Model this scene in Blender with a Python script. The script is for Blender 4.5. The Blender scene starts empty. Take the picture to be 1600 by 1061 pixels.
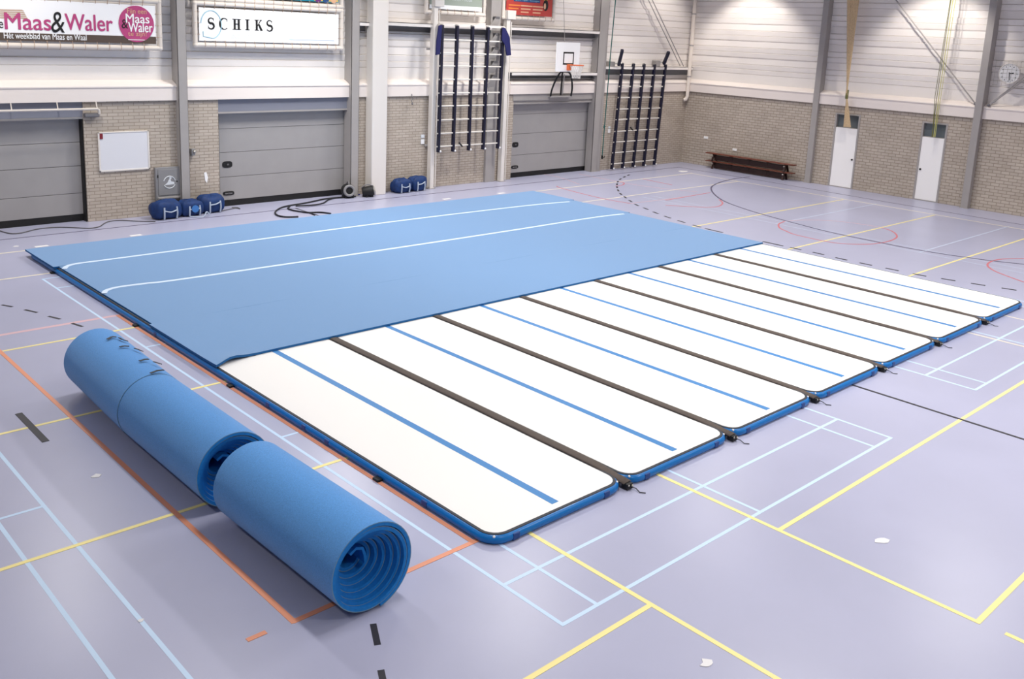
import bpy, bmesh, math, random
from mathutils import Vector, Matrix
S = bpy.context.scene
COL = S.collection
random.seed(7)

# ------------------------------------------------------------------ camera
W, H = 1600, 1061
FPX = 1466.620274
YAW, PITCH, ROLL = 0.761372, 0.208181, 0.044948
CAM = Vector((-5.271507, -4.694735, 4.880282))
PPY = -172.507971
YB = 17.977          # back wall plane (brick face)
XR = 25.592          # right wall plane (brick face)

def cam_axes():
    cy, sy = math.cos(YAW), math.sin(YAW)
    cp, sp = math.cos(PITCH), math.sin(PITCH)
    f = Vector((sy*cp, cy*cp, -sp)); r = Vector((cy, -sy, 0)); u = r.cross(f)
    cr, sr = math.cos(ROLL), math.sin(ROLL)
    return cr*r+sr*u, -sr*r+cr*u, f
AX_R, AX_U, AX_F = cam_axes()
cam_d = bpy.data.cameras.new('camera')
cam = bpy.data.objects.new('camera', cam_d); COL.objects.link(cam)
m = Matrix((AX_R, AX_U, -AX_F)).transposed().to_4x4(); m.translation = CAM
cam.matrix_world = m
cam_d.sensor_fit = 'HORIZONTAL'; cam_d.sensor_width = 36.0
cam_d.lens = FPX*36.0/W
cam_d.shift_y = PPY/W
cam_d.clip_end = 200
S.camera = cam

def ray(px, py):
    return AX_F + AX_R*((px-W/2)/FPX) - AX_U*((py-H/2-PPY)/FPX)
def F(px, py, z=0.0):
    d = ray(px, py); return CAM + d*((z-CAM.z)/d.z)
def B(px, py, off=0.0):          # a point 'off' metres in front of the back wall
    d = ray(px, py); return CAM + d*((YB-off-CAM.y)/d.y)
def Rw(px, py, off=0.0):         # the same for the right wall
    d = ray(px, py); return CAM + d*((XR-off-CAM.x)/d.x)

# ------------------------------------------------------------------ world, lights, exposure
CEIL = 7.6
XL, YF = -10.6, -9.0
w = bpy.data.worlds.new('world'); S.world = w; w.use_nodes = True
w.node_tree.nodes['Background'].inputs[0].default_value = (0.9, 0.93, 1, 1)
w.node_tree.nodes['Background'].inputs[1].default_value = 0.3
S.view_settings.view_transform = 'Standard'
S.view_settings.look = 'None'
S.view_settings.exposure = -0.66
S.view_settings.gamma = 1.0
S.view_settings.use_curve_mapping = False
LAMP_E = 300.0
LAMPS = [(x, y) for x in (-6.5, 0.5, 7.5, 14.5, 21.0) for y in (-5.0, 1.5, 8.0, 14.5)]
LAMP_K = {-6.5: .3, 0.5: .68, 7.5: 1.25, 14.5: 1.05, 21.0: .55}
ROW_K = {-5.0: 1.15, 1.5: 1.0, 8.0: .85, 14.5: 1.35}
for lx, ly in LAMPS:
    ld = bpy.data.lights.new('hall_lamp_light', 'AREA'); ld.shape = 'RECTANGLE'
    ld.spread = math.radians(118 if lx > 20 else 148); ld.size = 0.45; ld.size_y = 1.7; ld.energy = LAMP_E*LAMP_K[lx]*ROW_K[ly]; ld.color = (1, 0.975, 0.94)
    lo = bpy.data.objects.new('hall_lamp_light', ld); lo.location = (lx, ly, CEIL-0.32); COL.objects.link(lo)
WALLSPOT_E = 640.0
WALLSPOTS = [((XR-2.3, y, CEIL-.25), (.55, 0, -.84), 1.15) for y in (-5.4, 1.5, 8.4, 15.3)]
WALLSPOTS += [((x, YB-2.0, CEIL-.25), (0, .5, -.86), .46) for x in (-3.0, 1.5, 6.0, 10.5, 15.0, 19.5, 23.5)]  # back wall row: added spots that brighten the wall
for loc, dr_, k in WALLSPOTS:
    ld = bpy.data.lights.new('wall_wash_light', 'SPOT'); ld.energy = WALLSPOT_E*k
    ld.spot_size = math.radians(88 if dr_[0] else 104); ld.spot_blend = 0.5 if dr_[0] else .6; ld.shadow_soft_size = 0.14
    ld.color = (1, 0.935, 0.87)
    lo = bpy.data.objects.new('wall_wash_light', ld); lo.location = loc
    lo.rotation_euler = Vector(dr_).to_track_quat('-Z', 'Y').to_euler(); COL.objects.link(lo)

# ------------------------------------------------------------------ materials
def lin(c):
    return tuple(((v/255)/12.92 if v/255 <= .04045 else ((v/255+.055)/1.055)**2.4) for v in c)
def mat(name, rgb, rough=.5, metal=0, spec=.5, noise=0, nscale=20, bump=0, bscale=200, sheen=0, coat=0, emit=0):
    m = bpy.data.materials.new(name); m.use_nodes = True
    nt = m.node_tree; b = nt.nodes['Principled BSDF']
    c = lin(rgb)
    b.inputs['Base Color'].default_value = (*c, 1); b.inputs['Roughness'].default_value = rough
    b.inputs['Metallic'].default_value = metal; b.inputs['Specular IOR Level'].default_value = spec
    if sheen:
        b.inputs['Sheen Weight'].default_value = sheen; b.inputs['Sheen Roughness'].default_value = .5
    if coat:
        b.inputs['Coat Weight'].default_value = coat; b.inputs['Coat Roughness'].default_value = .15
    if emit:
        b.inputs['Emission Color'].default_value = (*c, 1); b.inputs['Emission Strength'].default_value = emit
    if noise or bump:
        tc = nt.nodes.new('ShaderNodeTexCoord')
    if noise:
        n = nt.nodes.new('ShaderNodeTexNoise'); n.inputs['Scale'].default_value = nscale; n.inputs['Detail'].default_value = 4
        nt.links.new(tc.outputs['Object'], n.inputs['Vector'])
        r = nt.nodes.new('ShaderNodeValToRGB')
        r.color_ramp.elements[0].position = .3; r.color_ramp.elements[1].position = .7
        r.color_ramp.elements[0].color = (*[v*(1-noise) for v in c], 1)
        r.color_ramp.elements[1].color = (*[min(1, v*(1+noise)) for v in c], 1)
        nt.links.new(n.outputs['Fac'], r.inputs['Fac']); nt.links.new(r.outputs['Color'], b.inputs['Base Color'])
    if bump:
        n2 = nt.nodes.new('ShaderNodeTexNoise'); n2.inputs['Scale'].default_value = bscale
        nt.links.new(tc.outputs['Object'], n2.inputs['Vector'])
        bp = nt.nodes.new('ShaderNodeBump'); bp.inputs['Strength'].default_value = bump; bp.inputs['Distance'].default_value = .01
        nt.links.new(n2.outputs['Fac'], bp.inputs['Height']); nt.links.new(bp.outputs['Normal'], b.inputs['Normal'])
    return m

def brick_mat(name, axis, row=.08, mort=.009):
    m = mat(name, (176, 166, 156), .8, spec=.2); nt = m.node_tree; b = nt.nodes['Principled BSDF']
    tc = nt.nodes.new('ShaderNodeTexCoord'); sp = nt.nodes.new('ShaderNodeSeparateXYZ'); cb = nt.nodes.new('ShaderNodeCombineXYZ')
    nt.links.new(tc.outputs['Object'], sp.inputs[0])
    nt.links.new(sp.outputs['X' if axis == 'x' else 'Y'], cb.inputs['X']); nt.links.new(sp.outputs['Z'], cb.inputs['Y'])
    br = nt.nodes.new('ShaderNodeTexBrick'); br.inputs['Scale'].default_value = 1
    br.inputs['Brick Width'].default_value = .25; br.inputs['Row Height'].default_value = row
    br.inputs['Mortar Size'].default_value = mort; br.inputs['Mortar Smooth'].default_value = .3
    br.inputs['Color1'].default_value = (*lin((192, 181, 168)), 1); br.inputs['Color2'].default_value = (*lin((180, 168, 155)), 1)
    br.inputs['Mortar'].default_value = (*lin((154, 142, 130)), 1); br.inputs['Bias'].default_value = -.1
    nt.links.new(cb.outputs[0], br.inputs['Vector'])
    n = nt.nodes.new('ShaderNodeTexNoise'); n.inputs['Scale'].default_value = 1.3; n.inputs['Detail'].default_value = 5
    nt.links.new(tc.outputs['Object'], n.inputs['Vector'])
    mr = nt.nodes.new('ShaderNodeMapRange'); mr.inputs[3].default_value = .86; mr.inputs[4].default_value = 1.12
    nt.links.new(n.outputs['Fac'], mr.inputs[0])
    mx = nt.nodes.new('ShaderNodeMix'); mx.data_type = 'RGBA'; mx.blend_type = 'MULTIPLY'; mx.inputs[0].default_value = 1
    nt.links.new(br.outputs['Color'], mx.inputs[6]); nt.links.new(mr.outputs[0], mx.inputs[7])
    nt.links.new(mx.outputs[2], b.inputs['Base Color'])
    bp = nt.nodes.new('ShaderNodeBump'); bp.inputs['Strength'].default_value = .35; bp.inputs['Distance'].default_value = .008; bp.invert = True
    nt.links.new(br.outputs['Fac'], bp.inputs['Height']); nt.links.new(bp.outputs['Normal'], b.inputs['Normal'])
    return m

M = dict(
    floor=mat('floor_vinyl', (172, 173, 196), .30, spec=.4, noise=.035, nscale=.7),
    brick_x=brick_mat('painted_brick_back', 'x'), brick_y=brick_mat('painted_brick_right', 'y', .1, .012),
    clad=mat('cladding', (238, 232, 227), .45, spec=.4, noise=.02, nscale=1),
    ledge=mat('ledge_metal', (238, 228, 221), .5),
    steel=mat('grey_steel', (164, 159, 156), .5, noise=.03, nscale=3),
    steel_dk=mat('dark_grey_steel', (120, 118, 120), .5),
    white_steel=mat('white_painted_steel', (230, 224, 217), .45),
    door=mat('door_panel', (160, 157, 156), .45, noise=.03, nscale=2),
    door_top=mat('door_header', (128, 130, 142), .45),
    black=mat('black_rubber', (18, 17, 18), .6),
    seam=mat('dark_seam', (96, 94, 96), .7),
    ceil=mat('ceiling_white', (205, 203, 200), .7),
    wall_plain=mat('plain_wall', (190, 184, 178), .7),
    white_door=mat('white_door', (252, 250, 248), .4, emit=0),
    glass=mat('transom_glass', (98, 106, 110), .08, spec=.8),
    carpet=mat('blue_carpet', (106, 147, 192), .95, spec=.1, noise=.05, nscale=60, bump=.25, bscale=500, sheen=.4),
    carpet_roll=mat('blue_carpet_roll', (88, 150, 214), .95, spec=.1, noise=.12, nscale=90, bump=.3, bscale=300, sheen=.25),
    foam=mat('blue_foam', (8, 122, 200), .8, noise=.08, nscale=30),
    foam_in=mat('blue_foam_inner', (20, 92, 150), .85, noise=.06, nscale=30),
    foam_rim=mat('grey_foam_rim', (112, 146, 170), .85),
    mat_white=mat('mat_white_vinyl', (238, 235, 231), .5, spec=.3),
    mat_blue=mat('mat_blue_vinyl', (0, 110, 184), .35, spec=.35, coat=.1),
    mat_patch=mat('mat_patch', (8, 62, 130), .45),
    piping=mat('mat_piping', (46, 50, 58), .6),
    stripe=mat('mat_stripe', (58, 128, 190), .5),
    strap=mat('strap_brown', (88, 78, 72), .9, noise=.08, nscale=30),
    white_tape=mat('white_tape', (206, 222, 240), .7),
    navy=mat('navy_wood', (14, 15, 44), .5), navy_cloth=mat('navy_cloth', (24, 26, 84), .85),
    rung=mat('rung_white', (225, 220, 212), .4),
    knob=mat('white_plastic', (240, 240, 240), .4),
    pipe=mat('pvc_pipe', (226, 216, 205), .4),
    bag=mat('bag_blue', (4, 46, 100), .7, noise=.25, nscale=12),
    bag_dk=mat('bag_strap_pale', (176, 188, 205), .7),
    bag_emb=mat('bag_emblem', (60, 120, 190), .6),
    wood=mat('bench_wood', (108, 54, 36), .45, noise=.2, nscale=6),
    wood_shaded=mat('bench_wood_shaded', (50, 26, 20), .5, noise=.15, nscale=6),  # lower bench wood, darkened to hold the shade under the seats
    hose=mat('black_hose', (22, 22, 28), .5), hose_blue=mat('blue_cable', (28, 30, 110), .5),
    alu=mat('aluminium', (190, 186, 178), .3, metal=.8),
    orange=mat('hoop_orange', (222, 110, 60), .5), net=mat('net_white', (236, 232, 228), .8),
    whiteboard=mat('whiteboard', (226, 226, 230), .25), cabinet=mat('cabinet_grey', (138, 137, 138), .5),
    maroon=mat('maroon', (128, 32, 44), .6), green_rope=mat('green_rope', (32, 92, 88), .8),
    beige_rope=mat('beige_rope', (206, 180, 142), .9, noise=.15, nscale=30), yellow_rope=mat('yellow_rope', (196, 194, 112), .8),
    olive_rope=mat('olive_rope', (112, 112, 66), .9),
    banner=mat('banner_white', (250, 250, 250), .5), magenta=mat('magenta_print', (186, 70, 124), .5),
    brown=mat('brown_print', (88, 74, 64), .5), blackp=mat('black_print', (22, 20, 20), .5),
    greyp=mat('pale_grey_print', (222, 226, 230), .5), tealp=mat('teal_print', (24, 136, 160), .5),
    lblue_p=mat('light_blue_print', (160, 205, 222), .5), blue_p=mat('blue_print', (150, 176, 205), .5),
    deep_blue_p=mat('deep_blue_print', (32, 76, 130), .5), yellow_p=mat('yellow_print', (222, 190, 90), .5),
    purple_p=mat('purple_print', (110, 50, 120), .5), skin_p=mat('peach_print', (224, 176, 140), .5),
    sage=mat('sage_print', (156, 166, 154), .5), red_p=mat('red_print', (188, 66, 60), .5), lime_p=mat('lime_print', (200, 214, 70), .5),
    orange_p=mat('orange_print', (232, 140, 70), .5), tan_p=mat('tan_print', (190, 160, 135), .5),
    ln_blue=mat('line_light_blue', (196, 219, 243), .45), ln_faint=mat('line_worn_blue', (196, 206, 226), .45), ln_yellow=mat('line_yellow', (244, 228, 150), .45),
    ln_pale=mat('line_pale_yellow', (236, 226, 200), .45), ln_orange=mat('line_orange', (226, 150, 116), .45),
    ln_pink=mat('line_pink', (214, 178, 184), .5), ln_red=mat('line_red', (198, 112, 120), .5),
    ln_black=mat('line_black', (44, 42, 48), .5), ln_navy=mat('line_dark_blue', (84, 78, 104), .5), scuff=mat('scuff_white', (228, 226, 226), .6),
    clock=mat('clock_white', (230, 230, 230), .4), lamp_glow=mat('lamp_diffuser', (255, 250, 240), .5, emit=3),
)

# ------------------------------------------------------------------ mesh building
WL = {}
class MB:
    def __init__(s): s.v = []; s.f = []; s.mi = []; s.mats = []; s.cur = 0
    def use(s, m):
        if m not in s.mats: s.mats.append(m)
        s.cur = s.mats.index(m); return s
    def add(s, vs, fs):
        n = len(s.v); s.v += [tuple(v) for v in vs]
        for f in fs: s.f.append([i+n for i in f]); s.mi.append(s.cur)
        return s
    def box(s, x0, x1, y0, y1, z0, z1):
        x0, x1 = sorted((x0, x1)); y0, y1 = sorted((y0, y1)); z0, z1 = sorted((z0, z1))
        vs = [(x, y, z) for z in (z0, z1) for y in (y0, y1) for x in (x0, x1)]
        return s.add(vs, [(0, 2, 3, 1), (4, 5, 7, 6), (0, 1, 5, 4), (2, 6, 7, 3), (0, 4, 6, 2), (1, 3, 7, 5)])
    def bar(s, p, q, a, b, up=(0, 0, 1)):       # box bar from p to q, a wide and b deep
        p, q = Vector(p), Vector(q); d = (q-p).normalized(); u = Vector(up)
        if abs(d.dot(u)) > .98: u = Vector((0, 1, 0))
        sx = d.cross(u).normalized(); sy = sx.cross(d).normalized()*b/2; sx = sx*a/2
        vs = [c+i*sx+j*sy for c in (p, q) for j in (-1, 1) for i in (-1, 1)]
        return s.add(vs, [(0, 2, 3, 1), (4, 5, 7, 6), (0, 1, 5, 4), (2, 6, 7, 3), (0, 4, 6, 2), (1, 3, 7, 5)])
    def tube(s, pts, r, n=10, cap=True, closed=False):
        pts = [Vector(p) for p in pts]; k = len(pts); rs = r if isinstance(r, (list, tuple)) else [r]*k
        rings = []; prev = None
        for i, p in enumerate(pts):
            a = pts[(i-1) % k] if (closed or i > 0) else p; b = pts[(i+1) % k] if (closed or i < k-1) else p
            d = (b-a).normalized()
            if prev is None:
                u = Vector((0, 0, 1)) if abs(d.z) < .9 else Vector((1, 0, 0)); e = d.cross(u).normalized()
            else:
                e = (prev-d*prev.dot(d)).normalized()
            prev = e; g = d.cross(e)
            rings.append([p+rs[i]*(math.cos(t)*e+math.sin(t)*g) for t in [2*math.pi*j/n for j in range(n)]])
        vs = [v for rg in rings for v in rg]; fs = []
        for i in range(k if closed else k-1):
            i2 = (i+1) % k
            for j in range(n): j2 = (j+1) % n; fs.append((i*n+j, i*n+j2, i2*n+j2, i2*n+j))
        if cap and not closed: fs += [tuple(range(n))[::-1], tuple((k-1)*n+j for j in range(n))]
        return s.add(vs, fs)
    def poly(s, pts, ext):                       # planar polygon extruded by vector ext
        pts = [Vector(p) for p in pts]; e = Vector(ext); n = len(pts)
        vs = pts+[p+e for p in pts]
        return s.add(vs, [tuple(range(n))[::-1], tuple(range(n, 2*n))]+[(i, (i+1) % n, (i+1) % n+n, i+n) for i in range(n)])
    def sheet(s, x0, x1, y0, y1, z): return s.add([(x0, y0, z), (x1, y0, z), (x1, y1, z), (x0, y1, z)], [(0, 1, 2, 3)])
    def sphere(s, c, rx, ry=None, rz=None, n=14, m=8):
        ry = ry or rx; rz = rz or rx; c = Vector(c); vs = [c+Vector((0, 0, rz))]
        for i in range(1, m):
            a = math.pi*i/m
            vs += [c+Vector((rx*math.sin(a)*math.cos(2*math.pi*j/n), ry*math.sin(a)*math.sin(2*math.pi*j/n), rz*math.cos(a))) for j in range(n)]
        vs.append(c-Vector((0, 0, rz))); fs = []
        for j in range(n): fs.append((0, 1+j, 1+(j+1) % n))
        for i in range(m-2):
            for j in range(n): a = 1+i*n; j2 = (j+1) % n; fs.append((a+j, a+n+j, a+n+j2, a+j2))
        L = len(vs)-1; a = 1+(m-2)*n
        for j in range(n): fs.append((L, a+(j+1) % n, a+j))
        return s.add(vs, fs)
    def build(s, name, m=None, parent=None, origin=None, bevel=0, smooth=35, kind=None):
        if m is not None and not s.mats: s.mats = [m]
        base = Vector(WL[parent.name]) if parent is not None else Vector(origin or (0, 0, 0))
        if parent is not None and origin is not None: base = Vector(origin)
        me = bpy.data.meshes.new(name); me.from_pydata([Vector(v)-base for v in s.v], [], s.f)
        for mm in s.mats: me.materials.append(mm)
        me.polygons.foreach_set('material_index', s.mi)
        bm = bmesh.new(); bm.from_mesh(me); bmesh.ops.recalc_face_normals(bm, faces=bm.faces); bm.to_mesh(me); bm.free()
        if smooth:
            me.shade_smooth(); me.set_sharp_from_angle(angle=math.radians(smooth))
        o = bpy.data.objects.new(name, me); COL.objects.link(o)
        WL[o.name] = tuple(base)
        if parent is not None:
            o.parent = parent; o.location = base-Vector(WL[parent.name])
        else: o.location = base
        if bevel:
            b = o.modifiers.new('bevel', 'BEVEL'); b.width = bevel; b.segments = 2; b.limit_method = 'ANGLE'
        if kind: o['kind'] = kind
        return o

def tag(o, label, cat, group=None, kind=None):
    o['label'] = label; o['category'] = cat
    if group: o['group'] = group
    if kind: o['kind'] = kind
    return o
def thing(name, label, cat, loc, group=None):
    o = bpy.data.objects.new(name, None); o.empty_display_size = .1; o.location = loc; COL.objects.link(o)
    WL[o.name] = tuple(loc); return tag(o, label, cat, group)
def copy_tree(o, loc, label):
    r = o.copy(); COL.objects.link(r); r.location = loc; WL[r.name] = tuple(loc); r['label'] = label
    def rec(src, dst):
        for ch in list(src.children):
            c = ch.copy(); COL.objects.link(c); c.parent = dst; rec(ch, c)
    rec(o, r); return r

# ------------------------------------------------------------------ setting: floor, walls, ceiling
floor = MB().box(XL-.3, XR+.8, YF-.3, YB+1.2, -.25, 0).build('floor', M['floor'], kind='structure')
MB().box(XL-.3, XR+.8, YF-.3, YB+1.2, CEIL, CEIL+.2).build('ceiling', M['ceil'], kind='structure')
MB().box(XL-.3, XL, YF, YB+.9, 0, CEIL).build('wall_left', M['wall_plain'], kind='structure')
MB().box(XL-.3, XR+.8, YF-.3, YF, 0, CEIL).build('wall_front', M['wall_plain'], kind='structure')

BR_TOP = 2.86; LD_TOP = 3.2; CL = .17     # brick top, ledge band top, cladding set back
# doors in the back wall: (x0, x1, opening top)
D1 = (XL+3.0, B(134, 260).x, 2.86); D2 = (5.78, 9.76, 2.86); D3 = (16.15, 20.2, 2.80)
def round_corner(x, z, r, side):          # brick fillet at the upper corner of an opening
    return [(x+side*r*(1-math.cos(t)), z-r+r*math.sin(t)) for t in [math.pi/2*i/6 for i in range(7)]]
wb = MB().use(M['brick_x'])
for a, b in ((XL, D1[0]), (D1[1], D2[0]), (D2[1], D3[0]), (D3[1], XR)):
    wb.box(a, b, YB, YB+.5, 0, BR_TOP)
wb.use(M['wall_plain']).box(XL, XR+.3, YB+.5, YB+.8, 0, BR_TOP+.1)
def cladding(mb, along0, along1, put):
    # liner trays: flat band then three narrow steps, repeated every 0.62 m
    prof = [(0, LD_TOP-.02)]; z = 3.66
    while z < CEIL-.05:
        for dz in (0, .185, .37):
            zz = z+dz
            if zz+.03 > CEIL: break
            k = .0 if dz < .3 else 0
            prof += [(0, zz-.010), (.018, zz-.004), (.018, zz+.004), (0, zz+.012)]
            prof += [(-.020, zz+.165)] if dz < .3 else [(.022, zz+.225)]
        z += .62
    prof.append((0, CEIL))
    vs = []; fs = []
    for i, (d, zz) in enumerate(prof):
        vs += [put(along0, d, zz), put(along1, d, zz)]
    for i in range(len(prof)-1): fs.append((2*i, 2*i+1, 2*i+3, 2*i+2))
    mb.add(vs, fs)
wb.use(M['clad']); cladding(wb, XL, XR+CL, lambda s, d, z: (s, YB+CL+d, z))
wb.build('wall_back', kind='structure', smooth=0)
wr = MB().use(M['brick_y'])
PD = [(Rw(1297, 293).y, Rw(1327, 297).y), (Rw(1430, 313).y, Rw(1460, 317).y)]     # the two white doors
DT = 2.56
PD = [(11.62, 10.86), (8.42, 7.66)] if False else PD
dr = []
for (a, b) in PD:
    dr.append((min(a, b)-.1, max(a, b)+.1))
edges = [YF, dr[1][0], dr[1][1], dr[0][0], dr[0][1], YB+.3]
wr.box(XR, XR+.3, edges[0], edges[1], 0, BR_TOP); wr.box(XR, XR+.3, edges[2], edges[3], 0, BR_TOP)
wr.box(XR, XR+.3, edges[4], edges[5], 0, BR_TOP)
for a, b in dr: wr.box(XR, XR+.3, a, b, DT+.02, BR_TOP)
wr.use(M['clad']); cladding(wr, YF, YB+CL, lambda s, d, z: (XR+CL+d, s, z))
wr.build('wall_right', kind='structure', smooth=0)

# ledge bands between the columns
def ledge(name, a, b, side):
    mb = MB().use(M['ledge'])
    if side == 'b':
        P = lambda s, d, z: (s, YB-d, z)
    else:
        P = lambda s, d, z: (XR-d, s, z)
    prof = [(.0, BR_TOP-.02), (.07, BR_TOP-.02), (.07, LD_TOP-.04), (.09, LD_TOP-.04), (.09, LD_TOP-.01), (.05, LD_TOP+.03), (-CL, LD_TOP+.12), (-CL-.02, BR_TOP)]
    mb.poly([P(a, d, z) for d, z in prof], Vector(P(b, 0, 0))-Vector(P(a, 0, 0)))
    o = mb.build(name, kind='structure', smooth=0); return o
colA = (B(277, 60, .2).x, B(291, 60, .2).x); colB = (B(550, 60, .2).x, B(562, 60, .2).x)
colC = (B(583, 60, .35).x, B(607, 60, .35).x); colD = (B(935, 80, .15).x, B(948.5, 80, .15).x)
colE = (B(766, 120, .12).x, B(776, 120, .12).x)
ledge('trim_1', XL, colA[0], 'b'); ledge('trim_2', colA[1], colB[0], 'b'); ledge('trim_3', colB[1], B(795, 120).x, 'b')
ledge('trim_4', B(795, 120).x+.02, colD[0], 'b'); ledge('trim_5', colD[1], XR, 'b')
rc1 = (Rw(1256, 286, .13).y, Rw(1264.5, 287, .13).y); rc2 = (Rw(1500, 325, .2).y, Rw(1511, 327, .2).y)
ledge('trim_6', YB, rc1[0], 'r'); ledge('trim_7', rc1[1], rc2[0], 'r'); ledge('trim_8', rc2[1], YF, 'r')

# columns (H sections painted grey)
def h_column(x0, x1, d, label, z1=CEIL, m='steel', wide=False):
    y0 = YB-d; t = thing('steel_column', label, 'column', ((x0+x1)/2, YB-d/2, 0), 'steel columns along the back wall')
    mb = MB(); mb.box(x0, x1, y0, y0+.025, 0, z1); mb.box(x0, x0+.012, y0, YB+CL, 0, z1); mb.box(x1-.012, x1, y0, YB+CL, 0, z1)
    mb.build('column_shaft', M[m], t, bevel=.004)
    MB().box(x0-.03, x1+.03, y0-.03, y0+.05, 0, .015).build('base_plate', M[m], t)
    return t
h_column(*colA, .2, 'grey steel column between the whiteboard wall and the second banner')
h_column(*colB, .2, 'grey steel column at the right side of the middle overhead door')
h_column(*colD, .15, 'grey steel column right of the basketball backboard')
t = thing('steel_column', 'broad white square column right of the middle overhead door', 'column', ((colC[0]+colC[1])/2, YB-.2, 0), 'steel columns along the back wall')
MB().box(colC[0], colC[1], YB-.35, YB-.02, 0, CEIL).build('column_shaft', M['white_steel'], t, bevel=.02)
# climbing column with lugs behind the left climbing frame
xE0, xE1 = B(764, 120, .1).x, B(779, 120, .1).x
t = thing('steel_column', 'grey column with slotted lugs behind the left climbing frame', 'column', ((xE0+xE1)/2, YB-.1, 0), 'steel columns along the back wall')
MB().box(xE0, xE1, YB-.1, YB+CL, 0, CEIL).build('column_shaft', M['steel'], t, bevel=.006)
for px, py in ((772, 28), (772, 54), (770, 76), (769, 97), (768, 119)):
    p = B(px, py, .14)
    mb = MB().use(M['steel']).poly([(p.x-.2, YB-.1, p.z-.32), (p.x-.02, YB-.24, p.z+.02), (p.x+.16, YB-.24, p.z+.02), (p.x+.16, YB-.1, p.z-.32)], (0, 0, -.03))
    mb.use(M['seam']).box(p.x-.02, p.x+.15, YB-.245, YB-.12, p.z-.02, p.z+.045)
    mb.build('lug', None, t)
def r_column(y0, y1, label, dp=.2):
    y0, y1 = min(y0, y1), max(y0, y1)
    t = thing('steel_column', label, 'column', (XR-.1, (y0+y1)/2, 0), 'steel columns along the right wall')
    MB().box(XR-dp, XR+CL, y0, y1, 0, CEIL).build('column_shaft', M['steel'], t, bevel=.006)
    MB().box(XR-dp-.03, XR-dp+.05, y0-.03, y1+.03, 0, .015).build('base_plate', M['steel'], t)
r_column(*rc1, 'grey steel column between the wooden bench and the left white door', .13)
r_column(*rc2, 'grey steel column right of the two white doors, left of the clock')

# horizontal girts
def girt(x0, x1, z, y=.2, label='', hh=.26):
    t = thing('steel_girt', label, 'beam', ((x0+x1)/2, YB, z-hh/2), 'horizontal steel girts')
    mb = MB(); mb.box(x0, x1, YB-y, YB+CL-.03, z-.016, z); mb.box(x0, x1, YB-y, YB-y+.02, z-.10, z)
    mb.build('flange', M['clad'], t)
    mb = MB(); mb.box(x0, x1, YB+.07, YB+.09, z-hh, z-.017); mb.box(x0, x1, YB-.04, YB+CL-.03, z-hh-.014, z-hh)
    mb.build('web', M['steel_dk'], t)
girt(colB[1], colC[0]+.02, 4.93, .16, 'short girt between the grey and the white column'); girt(colC[1], xE0, 4.97, .16, 'upper steel girt passing behind the left climbing frame')
girt(xE1, colD[0], 5.0, .16, 'upper steel girt above the basketball backboard'); girt(B(795, 115).x, colD[0], 3.56, .16, 'lower steel girt behind the basketball hoop', .2)
girt(colD[1], XR+.1, 3.78, .12, 'steel girt behind the top of the right climbing frame', .3)

# overhead doors
def overhead(name, x0, x1, top, seams, hz, handles, header='door_top'):
    y = YB+.22
    mb = MB().use(M['door'])
    zs = [.16]+seams+[hz]
    for i in range(len(zs)-1): mb.box(x0, x1, y, y+.05, zs[i]+.006, zs[i+1]-.006)
    mb.use(M['seam']).box(x0, x1, y+.01, y+.04, .16, hz)
    d = mb.build(name, None, None, origin=((x0+x1)/2, y, 0), kind='structure', bevel=.004)
    MB().box(x0, x1, y+.002, y+.045, .0, .165).build('bottom_seal', M['black'], d)
    MB().box(x0, x1, YB+.03, y+.06, hz, top).build('door_header', M[header], d)
    MB().box(x0, x1, YB+.01, y, hz-.03, hz+.012).build('header_rail', M['steel'], d)
    MB().box(x1-.035, x1+.0, YB+.05, y+.06, 0, hz).build('guide_rail', M['black'], d); MB().box(x0-.0, x0+.035, YB+.05, y+.06, 0, hz).build('guide_rail', M['black'], d)
    for hx, hz_, kind in handles:
        mb = MB().use(M['black'])
        n = 20; rx, rz = (.14, .085) if kind == 0 else (.16, .055)
        mb.poly([(hx+rx*math.copysign(abs(math.cos(t))**.6, math.cos(t)), y-.012, hz_+rz*math.copysign(abs(math.sin(t))**.6, math.sin(t))) for t in [2*math.pi*i/n for i in range(n)]], (0, .02, 0))
        mb.use(M['seam']).box(hx-.02, hx+.04, y-.03, y-.01, hz_-.02, hz_+.02)
        if kind: mb.use(M['steel_dk']).box(hx-.1, hx+.1, y-.02, y-.01, hz_-.015, hz_+.012)
        mb.build('door_handle', None, d)
overhead('door_1', D1[0], D1[1], 2.86, [.67, 1.32, 1.88], 2.47, [])
overhead('door_2', D2[0], D2[1], 2.86, [.78, 1.43, 2.05], 2.5, [(B(355, 257, -.22).x, B(355, 257, -.22).z, 0), (B(357, 302, -.22).x, B(357, 302, -.22).z, 1)])
overhead('door_3', D3[0], D3[1], 2.80, [.76, 1.48, 2.14], 2.53, [(B(805, 226, -.22).x, B(805, 226, -.22).z, 0), (B(804, 261, -.22).x, B(804, 261, -.22).z, 1)], 'steel')
MB().box(D3[0]-.05, D3[1]+.02, YB-.02, YB+.05, 2.62, 2.84).build('trim_9', M['steel'], kind='structure')

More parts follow.
